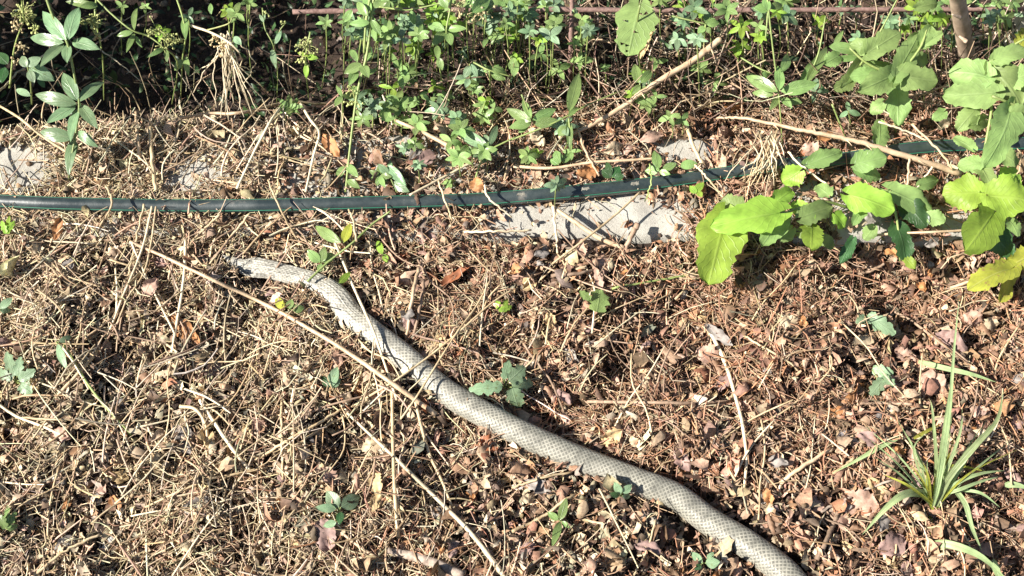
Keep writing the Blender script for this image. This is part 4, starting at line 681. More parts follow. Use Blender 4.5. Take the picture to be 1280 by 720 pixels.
vine('cluster of light green vine leaves left of the young trunk', (1120, 175), [[(1122, 96, .10), (1118, 130, .06), (1120, 172, .01)], [(1122, 96, .10), (1085, 80, .11), (1062, 60, .12)], [(1122, 96, .1), (1150, 60, .12), (1160, 30, .13)]],
  [(1092, 62, 1062, 56, .12, 22), (1084, 66, 1126, 40, .12, 27), (1120, 92, 1072, 114, .11, 28), (1120, 94, 1148, 42, .115, 27), (1120, 95, 1172, 102, .11, 30), (1120, 106, 1123, 158, .085, 28), (1152, 56, 1164, 32, .12, 22), (1156, 54, 1178, 40, .12, 14), (1098, 182, 1100, 150, .05, 22), (1145, 10, 1172, 4, .13, 14), (1092, 92, 1062, 96, .10, 18), (1140, 70, 1160, 78, .11, 18), (1104, 128, 1088, 142, .08, 16), (1048, 70, 1030, 80, .1, 18), (1064, 100, 1042, 112, .09, 18)])
vine('large cluster of vine leaves at the right edge above the pipe', (1240, 240), [[(1236, 92, .12), (1240, 130, .11), (1230, 190, .08), (1222, 232, .03), (1238, 250, .01)], [(1236, 92, .12), (1262, 60, .14), (1300, 40, .15)], [(1240, 120, .12), (1290, 140, .11)]],
  [(1236, 96, 1186, 90, .125, 38), (1244, 116, 1178, 121, .12, 33), (1240, 84, 1276, 132, .125, 37), (1244, 74, 1284, 62, .135, 22), (1218, 138, 1196, 164, .1, 22), (1263, 138, 1230, 210, .11, 36), (1264, 142, 1290, 150, .11, 28), (1216, 186, 1192, 172, .085, 16), (1226, 204, 1197, 208, .075, 20), (1226, 208, 1240, 234, .07, 20), (1262, 100, 1292, 92, .12, 30), (1232, 150, 1210, 158, .09, 18), (1252, 190, 1272, 206, .08, 20), (1180, 140, 1166, 150, .08, 14)])
vine('low bright vine shoot reaching left over the litter below the pipe', (1062, 262), [[(1062, 260, .03), (1030, 252, .05), (1005, 258, .055), (975, 268, .06), (940, 276, .06), (908, 272, .058)], [(1062, 260, .03), (1085, 275, .015), (1105, 300, .0)]],
  [(906, 270, 886, 356, .062, 50, 'lime', 0, .022), (974, 266, 888, 284, .07, 36, 'lime', 6, .004), (980, 268, 952, 308, .055, 26, 'vine'), (968, 254, 990, 238, .06, 20, 'lime'), (1012, 272, 992, 252, .055, 22, 'lime'), (1002, 272, 1040, 258, .06, 24), (1014, 284, 1014, 312, .05, 26, 'lime'), (1000, 290, 1022, 296, .045, 16), (1000, 214, 978, 228, .055, 26, 'lime'), (926, 262, 900, 252, .062, 26), (1036, 244, 1020, 232, .05, 18), (1044, 268, 1056, 284, .045, 18, 'lime'), (990, 286, 976, 302, .04, 16), (1030, 296, 1040, 312, .035, 14)])
vine('middle vine shoot with shaded hanging leaves below the thorny cane', (1125, 330), [[(1112, 238, .06), (1090, 240, .06), (1060, 245, .055)], [(1112, 238, .06), (1122, 280, .04), (1125, 326, .005)]],
  [(1062, 244, 1118, 264, .065, 34, 'lime', -8), (1112, 238, 1166, 264, .06, 28), (1130, 252, 1158, 284, .045, 26, 'dark'), (1120, 282, 1132, 326, .035, 26, 'dark'), (1132, 322, 1144, 336, .022, 12, 'lime'), (1078, 260, 1066, 282, .05, 14), (1070, 205, 1108, 196, .055, 26, 'green'), (1072, 212, 1100, 222, .05, 20, 'green'), (1065, 300, 1050, 330, .03, 14, 'dark'), (1010, 205, 1052, 190, .045, 20, 'green'), (1150, 232, 1172, 224, .05, 16), (1092, 284, 1080, 300, .035, 16), (1160, 270, 1182, 276, .045, 18)])  # the dark hanging leaves have their shade painted into the colour
vine('yellowing vine leaves at the right edge below the pipe', (1235, 350), [[(1225, 238, .07), (1243, 268, .06), (1258, 300, .04), (1240, 345, .005)], [(1243, 268, .06), (1300, 262, .07)]],
  [(1224, 240, 1178, 244, .075, 38, 'lime', 5), (1236, 244, 1288, 252, .08, 48, 'lime'), (1242, 266, 1206, 314, .065, 44, 'lime', -6), (1232, 282, 1266, 322, .045, 28, 'dark'), (1264, 336, 1210, 362, .045, 28, 'yellow', 28), (1262, 328, 1250, 378, .04, 26, 'yellow', -30), (1290, 318, 1258, 334, .05, 26, 'yellow'), (1260, 274, 1272, 296, .05, 16, 'green'), (1270, 218, 1248, 232, .085, 26, 'lime')])
plant('pink_dry_leaf', 'pinkish dry leaf hanging at the right edge below the stake', 'leaf', (1275, 70), [[(1290, 20, .08), (1280, 38, .07)]], [(1282, 36, 1268, 66, .075, 22, 'yellow')], 'yellow', 'dead', stemmat='twig')
# low seedlings on the litter
def seedling(label, base, leaves, mat='blue', shape='lobed', name='seedling', h=.02):
    b0 = WS(base[0], base[1], 0); e = empty(name, label, 'seedling', tuple(b0))
    for lf in leaves:
        bx, by, tx, ty, w = lf[:5]; mt = lf[5] if len(lf) > 5 else mat
        B = WS(bx, by, h); T_ = WS(tx, ty, h*random.uniform(.6, 1.2)); leaf(e, B, T_, w*.001, M[mt], shape, random.uniform(.02, .15), random.uniform(.02, .1), random.uniform(-10, 10))
        tube('stalk', [b0 + Vector((random.uniform(-.002, .002), 0, -.004)), (b0+B)/2 + Vector((0, 0, .004)), B], .0008, .0006, M['stem'], e, e.location, n=6, sides=5)
    return e
seedling('upper bluish seedling with one toothed leaf at right', (1084, 402), [(1084, 394, 1119, 418, 22), (1082, 396, 1070, 404, 13)])
seedling('lower bluish seedling with two toothed leaves at right', (1100, 488), [(1090, 462, 1117, 466, 16), (1104, 474, 1088, 494, 18), (1102, 470, 1118, 482, 14)])
seedling('largest lobed seedling just above the middle of the skin', (632, 488), [(628, 482, 586, 487, 18), (636, 476, 656, 458, 22), (640, 478, 666, 480, 18), (640, 484, 648, 510, 24), (630, 474, 636, 450, 12)], h=.028)
seedling('bright light green lobed leaf in the middle of the litter', (746, 392), [(746, 390, 750, 362, 30, 'vine'), (738, 374, 724, 364, 11, 'vine')], h=.026)
seedling('tiny bright fern like leaf above the lobed seedling', (628, 390), [(628, 390, 620, 376, 9), (628, 390, 634, 374, 9), (630, 388, 640, 382, 7)], 'lime')
seedling('trefoil seedling beside the mauve dead leaf below the skin', (422, 648), [(424, 634, 408, 614, 16), (426, 634, 450, 620, 17), (420, 636, 394, 634, 10), (426, 640, 424, 656, 9, 'dark'), (420, 652, 404, 658, 9)], 'blue', 'oval', h=.024)
seedling('narrow leaved seedling under the skin at bottom centre', (700, 652), [(700, 650, 708, 622, 10), (698, 650, 684, 640, 8), (700, 652, 690, 684, 9), (702, 652, 712, 660, 6)], 'green', 'oval')
seedling('small dark seedling pressed against the lower edge of the skin', (776, 622), [(776, 618, 768, 602, 9), (778, 616, 790, 606, 9), (778, 620, 788, 620, 7), (774, 620, 762, 616, 7, 'dark')], 'blue', 'oval', h=.03)
seedling('small round leaved seedling near the lower end of the skin', (880, 706), [(882, 704, 900, 702, 13), (878, 704, 864, 690, 9), (876, 706, 868, 712, 7, 'dark'), (884, 700, 892, 690, 7)], 'blue', 'oval')
seedling('dark green leaf beside the longest tan twig', (414, 486), [(412, 484, 422, 458, 13), (412, 484, 402, 470, 8, 'dark'), (414, 484, 426, 474, 8)], 'blue', 'oval')
seedling('bluish lobed seedling at the left edge', (22, 480), [(18, 470, 8, 440, 15), (22, 470, 26, 446, 13), (24, 476, 44, 462, 15), (26, 480, 40, 492, 18), (16, 474, -4, 462, 13)], h=.026)
seedling('pale green tuft of leaves at the lower left edge', (8, 662), [(8, 660, 20, 640, 11), (8, 660, -4, 642, 11), (8, 658, 10, 632, 9), (10, 662, 22, 656, 8)], 'green')
seedling('pale leaf at the left edge under the pipe', (4, 388), [(0, 386, 16, 372, 10), (0, 388, 14, 388, 8)], 'blue', 'oval')
seedling('small feathery green weed under the pipe at the left edge', (10, 292), [(8, 292, 18, 276, 9), (8, 292, 2, 276, 8), (8, 290, 12, 270, 7)], 'lime', h=.03)
seedling('green seedling with round leaves between the pipe and the torn skin', (402, 332), [(400, 328, 384, 312, 13), (402, 328, 406, 308, 11), (404, 328, 416, 316, 13), (402, 330, 398, 340, 8)], 'green', 'oval', h=.028)
seedling('glossy dark leaf and yellow leaf just below the pipe', (428, 306), [(426, 303, 394, 283, 14, 'green'), (430, 303, 438, 279, 13, 'yellow')], 'green', 'oval', h=.034)
seedling('three small olive leaves tucked under the torn skin', (362, 388), [(356, 384, 344, 374, 12, 'yellow'), (362, 386, 364, 374, 10), (366, 388, 380, 384, 11)], 'green', 'oval')
seedling('small yellowish leaf right of the skin bend', (428, 352), [(424, 354, 438, 340, 9)], 'lime', 'oval', h=.03)
seedling('small upright leaves hanging right of the skin bend', (480, 320), [(478, 318, 472, 300, 9), (480, 318, 484, 328, 8)], 'lime', 'oval')
seedling('tiny pale leaf lying in the upper left litter', (72, 430), [(74, 428, 90, 420, 8), (72, 430, 84, 462, 10)], 'blue', 'oval')
seedling('small green leaves on the pipe at the right of the open concrete', (870, 240), [(868, 240, 880, 228, 10), (870, 242, 862, 232, 9), (872, 240, 878, 246, 8)], 'lime', 'oval', h=.02)
seedling('pale leafy weed just behind the pipe near the concrete', (826, 214), [(822, 212, 818, 188, 13), (824, 212, 806, 214, 12), (828, 212, 846, 204, 10), (824, 214, 838, 218, 8), (850, 208, 872, 204, 13)], 'green', 'oval', h=.03)
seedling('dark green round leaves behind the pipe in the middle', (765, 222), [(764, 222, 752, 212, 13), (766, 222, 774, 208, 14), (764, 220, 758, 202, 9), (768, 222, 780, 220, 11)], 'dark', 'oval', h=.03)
seedling('green leaves under the glossy plant behind the pipe', (702, 206), [(700, 204, 694, 188, 13), (704, 204, 712, 190, 10), (698, 206, 688, 198, 10)], 'green', 'oval', h=.02)
# grass tuft
b0 = WS(1166, 640, 0); gt = empty('grass_tuft', 'tuft of pale green grass growing at lower right', 'grass tuft', tuple(b0))
def blade(pts, w, mat='grass', label=None):
    P = spline([W(*p) for p in pts], 14); T = np.gradient(P, axis=0); T /= np.linalg.norm(T, axis=1)[:, None]
    s = np.cross(T, np.array(tuple(TOCAM))); s /= np.linalg.norm(s, axis=1)[:, None]; nn = np.cross(s, T); V = []; UV = []
    for i in range(14):
        t = i/13; ww = w*.00037*min(1, .6+t*2.5)*(1-t**2.6*.97)
        for q in (-1, 0, 1): V.append(P[i]+s[i]*q*ww - nn[i]*abs(q)*ww*.35*(-1)); UV.append((q, t))
    f = [(i*3+j, i*3+j+1, (i+1)*3+j+1, (i+1)*3+j) for i in range(13) for j in range(2)]
    return mesh_obj('blade', np.array(V), f, M[mat], gt, tuple(gt.location), uv=UV)
for pts, w in (([(1166, 634, .01), (1174, 600, .05), (1186, 520, .10), (1192, 440, .14), (1199, 372, .17)], 7), ([(1168, 632, .01), (1174, 590, .05), (1180, 540, .08), (1188, 480, .11)], 10), ([(1166, 630, .01), (1170, 580, .05), (1166, 520, .08), (1163, 500, .085)], 6),
   ([(1170, 632, .01), (1186, 596, .05), (1220, 555, .08), (1246, 525, .085), (1254, 488, .09)], 11), ([(1162, 618, .015), (1135, 616, .04), (1110, 632, .04), (1078, 668, .015)], 13), ([(1176, 622, .015), (1195, 604, .04), (1225, 592, .045), (1256, 588, .035)], 7), ([(1174, 618, .015), (1198, 612, .035), (1225, 602, .035), (1248, 596, .03)], 6),
   ([(1190, 608, .02), (1206, 630, .03), (1215, 660, .025), (1228, 690, .012)], 9), ([(1160, 682, .01), (1185, 680, .025), (1225, 695, .03), (1262, 728, .02)], 13), ([(1240, 700, .018), (1246, 715, .014), (1256, 735, .01)], 12), ([(1160, 600, .02), (1150, 575, .04), (1135, 545, .05)], 4), ([(1168, 628, .01), (1186, 580, .06), (1200, 540, .08), (1203, 510, .085)], 6), ([(1164, 628, .01), (1150, 592, .04), (1142, 560, .05), (1158, 540, .06)], 4), ([(1195, 612, .02), (1225, 616, .03), (1250, 634, .02)], 5)):
    blade(pts, w)
rgb_ = random.Random(8)
for i in range(18):
    a_b = rgb_.uniform(-1.25, 1.25); Lb = rgb_.uniform(55, 140); x1, y1 = 1168+math.sin(a_b)*Lb, 628-math.cos(a_b)*Lb*.9
    blade([(1167+rgb_.gauss(0, 4), 634, .008), ((1167+x1)/2+rgb_.gauss(0, 5), (634+y1)/2-6, .05), (x1, y1, rgb_.uniform(.02, .09))], rgb_.uniform(2.5, 5), rgb_.choice(['grass', 'grass', 'grass', 'yellow']))
for pts, w in (([(1166, 640, .004), (1160, 612, .03), (1158, 590, .04)], 6), ([(1170, 638, .004), (1168, 610, .03), (1172, 585, .05)], 7), ([(1162, 642, .004), (1164, 660, .012), (1158, 676, .006)], 5), ([(1172, 636, .004), (1182, 610, .03), (1192, 590, .03)], 6), ([(1160, 645, .01), (1140, 648, .015), (1120, 650, .01)], 3), ([(1170, 590, .04), (1195, 582, .045), (1235, 590, .035)], 5)):
    o = blade(pts, w, 'yellow'); o.name = 'withered_blade'
o = None
def lone_blade(label, pts, w, mat='grass'):
    global gt
    e = empty('fallen_grass', label, 'grass', tuple(W(*pts[0]))); keep = gt; gt = e; blade(pts, w, mat); gt = keep
lone_blade('flat green grass blade lying below the upper bluish seedling', [(1148, 452, .016), (1180, 460, .02), (1215, 468, .022), (1246, 478, .016)], 9)
blade([(1124, 546, .03), (1105, 555, .03), (1080, 570, .025), (1040, 592, .014)], 9)
lone_blade('pale straw coloured grass blade left of the grass tuft', [(1142, 548, .02), (1160, 538, .024), (1176, 530, .02)], 6, 'yellow')
blade([(1256, 606, .015), (1270, 606, .018), (1290, 612, .015)], 10)
# hanging bundle of dry stems at upper left
b0 = W(285, 50, .13); hb = empty('dry_stem_bundle', 'bundle of pale dry stems hanging down at upper left', 'dry stems', tuple(b0)); rg = random.Random(3)
for i in range(26):
    sx_ = 285+rg.gauss(0, 7); ex = 285+rg.gauss(14, 26); L_ = rg.uniform(40, 105)
    tube('stem', [W(sx_, 48+rg.gauss(0, 6), .13), W(sx_*.6+ex*.4+rg.gauss(0, 5), 50+L_*.5, .095), W(ex, 50+L_, .05+rg.uniform(-.02, .02))], .0009, .0006, M['pale'], hb, hb.location, n=9, sides=5, wob=.0012)
tube('stem', [W(238, 32, .13), W(262, 40, .13), W(285, 52, .13), W(300, 66, .12)], .0018, .0012, M['pale'], hb, hb.location); tube('stem', [W(258, 38, .13), W(285, 30, .14), W(292, 22, .14), W(306, 28, .13)], .0010, .0008, M['seed'], hb, hb.location)
leaf(hb, W(292, 46, .14), W(302, 56, .135), .009, M['blue'], name='leaf'); cluster(hb, 280, 60, .12, 10, 'dryseed', 20); cluster(hb, 268, 50, .12, 8, 'dryseed', 14)

b0 = W(955, 180, .045); dc = empty('dry_grass_clump', 'clump of pale dry fibres lying over the pipe beside the vine', 'dry grass', tuple(b0)); rg = random.Random(21)
for i in range(34):
    sx_ = 962+rg.gauss(0, 9); ex = 940+rg.gauss(0, 22)
    tube('fibre', [W(sx_, 172+rg.gauss(0, 6), .05), W((sx_+ex)/2+rg.gauss(0, 5), 200+rg.gauss(0, 5), .044+rg.uniform(0, .01)), W(ex, 226+rg.gauss(0, 9), .018)], .0009, .0005, M[rg.choice(['pale', 'straw'])], dc, dc.location, n=8, sides=4, wob=.001)
# ---------------------------------------------------------------- dead leaves one can pick out
PAL = {'orange': (.46, .22, .09), 'rust': (.34, .13, .06), 'tan': (.58, .42, .22), 'cream': (.56, .44, .29), 'mauve': (.32, .21, .18), 'grey': (.30, .265, .235), 'brown': (.30, .18, .11), 'pink': (.48, .31, .23), 'dark': (.13, .08, .055), 'olive': (.34, .30, .13)}
def dead(px, py, tx, ty, w, c, label, h=.012, roll=0, fold=.25, ruf=.12):
    B = WS(px, py, h); T_ = WS(tx, ty, h*.8)
    o = leaf(None, B, T_, w*.001, M['deadleaf'], 'dead', fold, random.uniform(-.05, .14), roll or random.uniform(-25, 25), 'dead_leaf', np.array(PAL[c]), ruffle=ruf); tag(o, label, 'dead leaf'); return o
for d in [
 (586, 332, 552, 358, 17, 'rust', 'glossy rust brown curled leaf above the middle of the skin', .016, 35, .5),
 (468, 588, 474, 618, 19, 'tan', 'folded golden tan leaf right of the trefoil seedling', .016, 0, .4), (474, 612, 466, 640, 13, 'tan', 'lower half of torn tan leaf beneath the folded golden one', .012),
 (402, 648, 412, 690, 26, 'mauve', 'mauve brown lobed leaf beside the trefoil seedling', .014), (218, 532, 240, 568, 26, 'grey', 'larger smooth grey leaf at lower left'), (236, 545, 214, 540, 18, 'grey', 'smaller grey leaf tucked beside the larger grey one'),
 (306, 532, 312, 552, 14, 'tan', 'small pointed tan leaf right of the stout pale stalk'), (882, 405, 916, 432, 15, 'grey', 'greyish tan twisted leaf at the top of the bent stalk', .018, 20), (870, 438, 902, 452, 26, 'pink', 'round pinkish leaf below the greyish twisted one'),
 (752, 552, 778, 536, 22, 'tan', 'flat tan triangular leaf just above the skin'), (788, 546, 800, 556, 14, 'cream', 'small cream leaf right of the tan triangular one'),
 (1066, 430, 1094, 420, 18, 'cream', 'pale cream leaf under the upper bluish seedling'), (1056, 400, 1064, 418, 12, 'pink', 'narrow pink leaf left of the upper bluish seedling'),
 (404, 168, 424, 196, 18, 'orange', 'orange brown curled leaf behind the pipe at left', .03, 20, .4), (722, 218, 748, 212, 24, 'orange', 'fuzzy orange brown leaf just behind the pipe', .022), (800, 176, 828, 168, 16, 'pink', 'smooth pink brown leaf on the concrete behind the pipe', .018), (755, 190, 778, 180, 18, 'cream', 'crumpled cream leaf left of the smooth pink brown one', .02),
 (902, 140, 930, 128, 14, 'orange', 'orange leaf at the thin end of the thorny cane', .03), (878, 136, 900, 122, 14, 'tan', 'rolled tan leaf beside the orange one at the cane', .03), (905, 105, 922, 122, 18, 'pink', 'crumpled pink leaf under the broken cane', .03), (816, 40, 800, 76, 16, 'tan', 'withered tan leaf hanging beside the large rounded leaf', .09, 30, .5), (812, 72, 822, 96, 16, 'pink', 'crumpled brown leaf under the withered hanging one', .06),
 (1005, 180, 1022, 196, 24, 'pink', 'pinkish dry leaf under the thorny cane', .03), (1020, 175, 1042, 168, 14, 'orange', 'narrow orange leaf against the thorny cane', .045), (975, 236, 1000, 230, 16, 'mauve', 'mauve leaf just below the pipe beside the vine', .02),
 (1118, 438, 1146, 452, 20, 'pink', 'pink leaf above the flat grass blade'), (1150, 470, 1178, 492, 36, 'pink', 'broad pinkish brown leaf behind the grass tuft', .012), (1178, 420, 1206, 440, 32, 'mauve', 'broad mauve leaf right of the upper bluish seedling'), (1228, 432, 1240, 446, 26, 'brown', 'brown leaf near the right edge below the vine'), (1205, 392, 1228, 402, 24, 'pink', 'pale pink leaf under the yellowing vine'),
 (1060, 500, 1078, 484, 26, 'orange', 'orange tan leaf left of the lower bluish seedling'), (1020, 530, 1056, 512, 24, 'orange', 'flat orange brown leaf left of the orange tan one'), (1055, 618, 1100, 636, 38, 'pink', 'broad pink brown leaf under the left grass blade'), (1100, 690, 1130, 672, 30, 'mauve', 'grey mauve leaf below the left grass blade'), (1060, 548, 1072, 556, 14, 'grey', 'dark grey seed husk like leaf left of the grass tuft'),
 (910, 580, 928, 592, 20, 'rust', 'dark rusty leaf in the shadow of the skin'), (960, 642, 990, 690, 18, 'brown', 'long rolled brown leaf beside the lower end of the skin'), (968, 668, 975, 684, 14, 'cream', 'cream flake beside the lower end of the skin'),
 (600, 548, 622, 562, 22, 'rust', 'reddish brown leaf touching the lower edge of the skin'), (562, 575, 590, 590, 24, 'brown', 'brown leaf below the middle of the skin'), (655, 602, 690, 616, 16, 'grey', 'grey pointed leaf below the middle of the skin'), (556, 420, 540, 438, 18, 'tan', 'yellow tan leaf above the middle of the skin'), (462, 388, 482, 398, 20, 'brown', 'brown leaf beside the bend of the skin'),
 (505, 395, 520, 410, 18, 'mauve', 'dark mauve leaf between the stalks and the skin'), (745, 335, 752, 362, 13, 'pink', 'upright pink leaf behind the bright green lobed leaf', .02, 25), (722, 398, 738, 418, 9, 'pink', 'left petal of a small dry leaf whorl under the bright green leaf'), (744, 402, 730, 418, 9, 'mauve', 'right petal of a small dry leaf whorl under the bright green leaf'),
 (66, 540, 88, 548, 18, 'pink', 'pinkish leaf at the end of the pale left straw'), (140, 590, 160, 600, 18, 'tan', 'tan leaf in the lower left litter'), (225, 640, 262, 622, 16, 'grey', 'long grey curled leaf below the thin straw at lower left'), (210, 395, 250, 430, 22, 'orange', 'orange brown leaf fragments left of the longest twig'), (258, 470, 275, 455, 18, 'mauve', 'mauve leaf below the longest twig at left'), (68, 300, 76, 272, 14, 'orange', 'upright orange husk leaf under the pipe at left', .024, 20), (140, 620, 150, 640, 15, 'orange', 'orange flake at lower left'),
 (1080, 265, 1102, 282, 22, 'grey', 'grey leaf on the concrete under the middle vine', .02), (1125, 242, 1150, 256, 20, 'brown', 'brown leaf hanging under the thorny cane', .02), (1235, 262, 1250, 280, 18, 'mauve', 'mauve dry leaf under the yellowing vine', .02), (1172, 160, 1188, 148, 14, 'cream', 'cream leaf between the vine clusters', .03), (1250, 225, 1276, 232, 26, 'pink', 'pale leaf litter patch leaf right of the vine below the pipe', .015),
 (640, 345, 668, 352, 18, 'pink', 'pink leaf right of the glossy rust leaf'), (662, 160, 680, 182, 18, 'cream', 'pale dry leaf under the glossy plant', .02), (672, 200, 690, 190, 16, 'brown', 'brown leaf left of the tan stalk behind the pipe', .02), (520, 205, 545, 192, 20, 'mauve', 'mauve brown leaf left of the pale whorled plant', .02), (512, 200, 528, 182, 12, 'grey', 'grey leaf above the mauve brown one', .02), (468, 186, 480, 204, 18, 'brown', 'brown shrivelled leaf pod behind the pipe', .025, 30, .6), (595, 222, 600, 240, 20, 'orange', 'orange leaf lapping over the pipe', .03)]: dead(*d)
# more dead leaves and straws that nothing tells apart
def snake_side(px, py): return py < np.interp(px, [s[0] for s in SN], [s[1] for s in SN])
rg = random.Random(11); protos = []
for i in range(9):
    lv, lf, uv_ = leaf_geo(.024, .016, 'dead', .3, .1, i*37+5, .14); me = mesh_obj('dead_leaf_shape', lv, lf, M['deadleaf'], None, (0, 0, 0), col=np.tile(np.array([PAL['pink'], PAL['brown'], PAL['tan'], PAL['mauve'], PAL['pink'], PAL['cream'], PAL['orange'], PAL['brown'], PAL['grey']][i]), (len(lv), 1)), uv=uv_)
    protos.append(me.data); bpy.data.objects.remove(me)
LM = [(420, 635, 'the trefoil seedling'), (408, 675, 'the mauve lobed leaf'), (470, 605, 'the golden tan leaf'), (700, 650, 'the narrow leaved seedling'), (880, 702, 'the round leaved seedling'), (228, 548, 'the two grey leaves'), (310, 542, 'the small pointed tan leaf'), (25, 470, 'the lobed seedling at the left edge'), (8, 650, 'the leaf tuft at the lower left edge'),
 (530, 705, 'the thick grey bark stick'), (570, 345, 'the glossy rust leaf'), (745, 378, 'the bright lobed leaf'), (635, 482, 'the large lobed seedling'), (765, 545, 'the tan triangular leaf'), (885, 445, 'the round pinkish leaf'), (820, 503, 'the level brown twig'), (930, 545, 'the pale bent leaf stalk'), (1095, 405, 'the upper bluish seedling'), (1100, 475, 'the lower bluish seedling'), (1170, 600, 'the grass tuft'),
 (1078, 628, 'the broad pink brown leaf'), (1115, 680, 'the grey mauve leaf'), (1165, 480, 'the broad pinkish leaf'), (1235, 360, 'the folded yellow leaf'), (885, 320, 'the brightest vine leaf'), (1010, 575, 'the tan double stalk'), (975, 665, 'the rolled brown leaf'), (412, 470, 'the dark leaf at the longest twig'), (115, 485, 'the olive straw'), (230, 350, 'the upright pale straw'), (245, 630, 'the long grey curled leaf'), (136, 680, 'the pale pebble at lower left'), (85, 690, 'the curved corner straw'),
 (525, 385, 'the two upright stalks'), (775, 300, 'the thick reddish stick'), (400, 320, 'the round leaved seedling by the pipe'), (325, 335, 'the torn skin end'), (540, 620, 'the pale straight twig'), (672, 608, 'the grey pointed leaf'), (1240, 690, 'the lowest grass blades'), (1215, 430, 'the broad mauve leaf'), (575, 582, 'the brown leaf under the skin'), (350, 545, 'the short upright straw'), (700, 335, 'the level reddish stalk'), (1040, 520, 'the flat orange brown leaf'), (495, 640, 'the upright straw stalk'), (800, 690, 'the upright straw at the bottom'),
 (620, 385, 'the tiny fern like leaf'), (150, 505, 'the dark clod'), (75, 600, 'the greyish clod'), (300, 220, 'the folded straw'), (95, 190, 'the tall whorled plant'), (435, 190, 'the upright weed'), (600, 190, 'the long leaved whorl'), (700, 170, 'the tall leaved glossy plant'), (830, 205, 'the leafy weed by the concrete'), (540, 170, 'the straight pale twig'), (235, 140, 'the level reddish tan stalk'), (190, 200, 'the upright straw stub')]
used_labels = set()
def where(px, py):
    d = sorted(LM, key=lambda q: (q[0]-px)**2+(q[1]-py)**2)[0]; dx, dy = px-d[0], py-d[1]
    if abs(dx) < 1.6*abs(dy) and abs(dy) < 1.6*abs(dx): w = ('up' if dy < 0 else 'down')+(' right' if dx > 0 else ' left')+' from '
    elif abs(dx) > abs(dy): w = 'right of ' if dx > 0 else 'left of '
    else: w = 'below ' if dy > 0 else 'above '
    return ('close ' if math.hypot(dx, dy) < 36 else '') + w + d[2]
PN = ['pinkish', 'brown', 'tan', 'mauve', 'rosy', 'cream', 'orange', 'chestnut', 'greyish']
cnt = 0; tries = 0
while cnt < 240 and tries < 8000:
    tries += 1
    px, py = rg.uniform(-10, 1290), rg.uniform(300, 725)
    if rg.random() > (.3+.7*(px/1280)): continue
    p = WS(px, py, 0)
    if snake_dist(np.array([p.x]), np.array([p.y]))[0] < 1.5: continue
    s = rg.uniform(.5, 1.25); k_ = rg.randrange(9); lb = ('small ' if s < .78 else 'large ' if s > 1.08 else '')+PN[k_]+' curled leaf '+where(px, py)
    if lb in used_labels: continue
    used_labels.add(lb)
    o = bpy.data.objects.new('dead_leaf', protos[k_]); COL.objects.link(o); o.location = p + Vector((0, 0, .006)); o.rotation_euler = (rg.gauss(0, .4), rg.gauss(0, .4), rg.uniform(0, 6.28)); o.scale = (s, s, s)
    tag(o, lb, 'dead leaf', 'small curled leaves in the litter'); cnt += 1
sp_m = []
for i in range(8):
    c0 = [Vector((0, 0, 0)), Vector((.03, rg.gauss(0, .003), .003)), Vector((.06, rg.gauss(0, .005), .002)), Vector((.09, rg.gauss(0, .007), 0))]
    t_o = tube('straw_shape', c0, .0010, .0007, M[('straw', 'pale', 'straw', 'twig')[i % 4]], n=9, sides=5, rough=.2); sp_m.append(t_o.data); bpy.data.objects.remove(t_o)
cnt = 0; tries = 0
while cnt < 180 and tries < 6000:
    tries += 1
    px, py = rg.uniform(-20, 1270), rg.uniform(150, 725)
    if rg.random() > (1-.68*(px/1280)): continue
    p = WS(px, py, 0); a = rg.choice([rg.gauss(1.0, .4), rg.gauss(-.8, .4), rg.gauss(1.7, .3), rg.uniform(0, 3.1)]); s = rg.uniform(.5, 1.3)
    q = [p+Vector((math.cos(a), math.sin(a), 0))*(.09*s*k_/5) for k_ in range(6)]
    if snake_dist(np.array([v.x for v in q]), np.array([v.y for v in q])).min() < 1.15 or any(abs((W(640, 250, .02)).y-v.y) < .03 for v in q): continue
    mid = q[3]; rel = mid-CAM; mx_ = 640+F*rel.x/rel.dot(FWD); my_ = 360-F*rel.dot(UPV)/rel.dot(FWD); k_ = rg.randrange(8); am = a % PI
    if not (0 < mx_ < 1280 and 130 < my_ < 715): continue
    lb = ('long ' if s > 1.05 else 'short ' if s < .75 else '')+('golden', 'pale', 'yellowish', 'brown')[k_ % 4]+(' level' if am < .35 or am > 2.8 else ' upright' if 1.2 < am < 1.95 else ' right leaning' if am < 1.2 else ' left leaning')+' loose straw '+where(mx_, my_)
    if lb in used_labels or len(lb.split()) > 16: continue
    used_labels.add(lb)
    o = bpy.data.objects.new('straw', sp_m[k_]); COL.objects.link(o); z0 = max(s1(v.x, v.y) for v in q); o.location = (p.x, p.y, z0+rg.uniform(.003, .012)); o.rotation_euler = (rg.uniform(0, 6.28), rg.gauss(0, .1), a); o.scale = (s, rg.uniform(.8, 1.4), rg.uniform(.8, 1.4))
    tag(o, lb, 'straw', 'loose straws on the litter'); cnt += 1
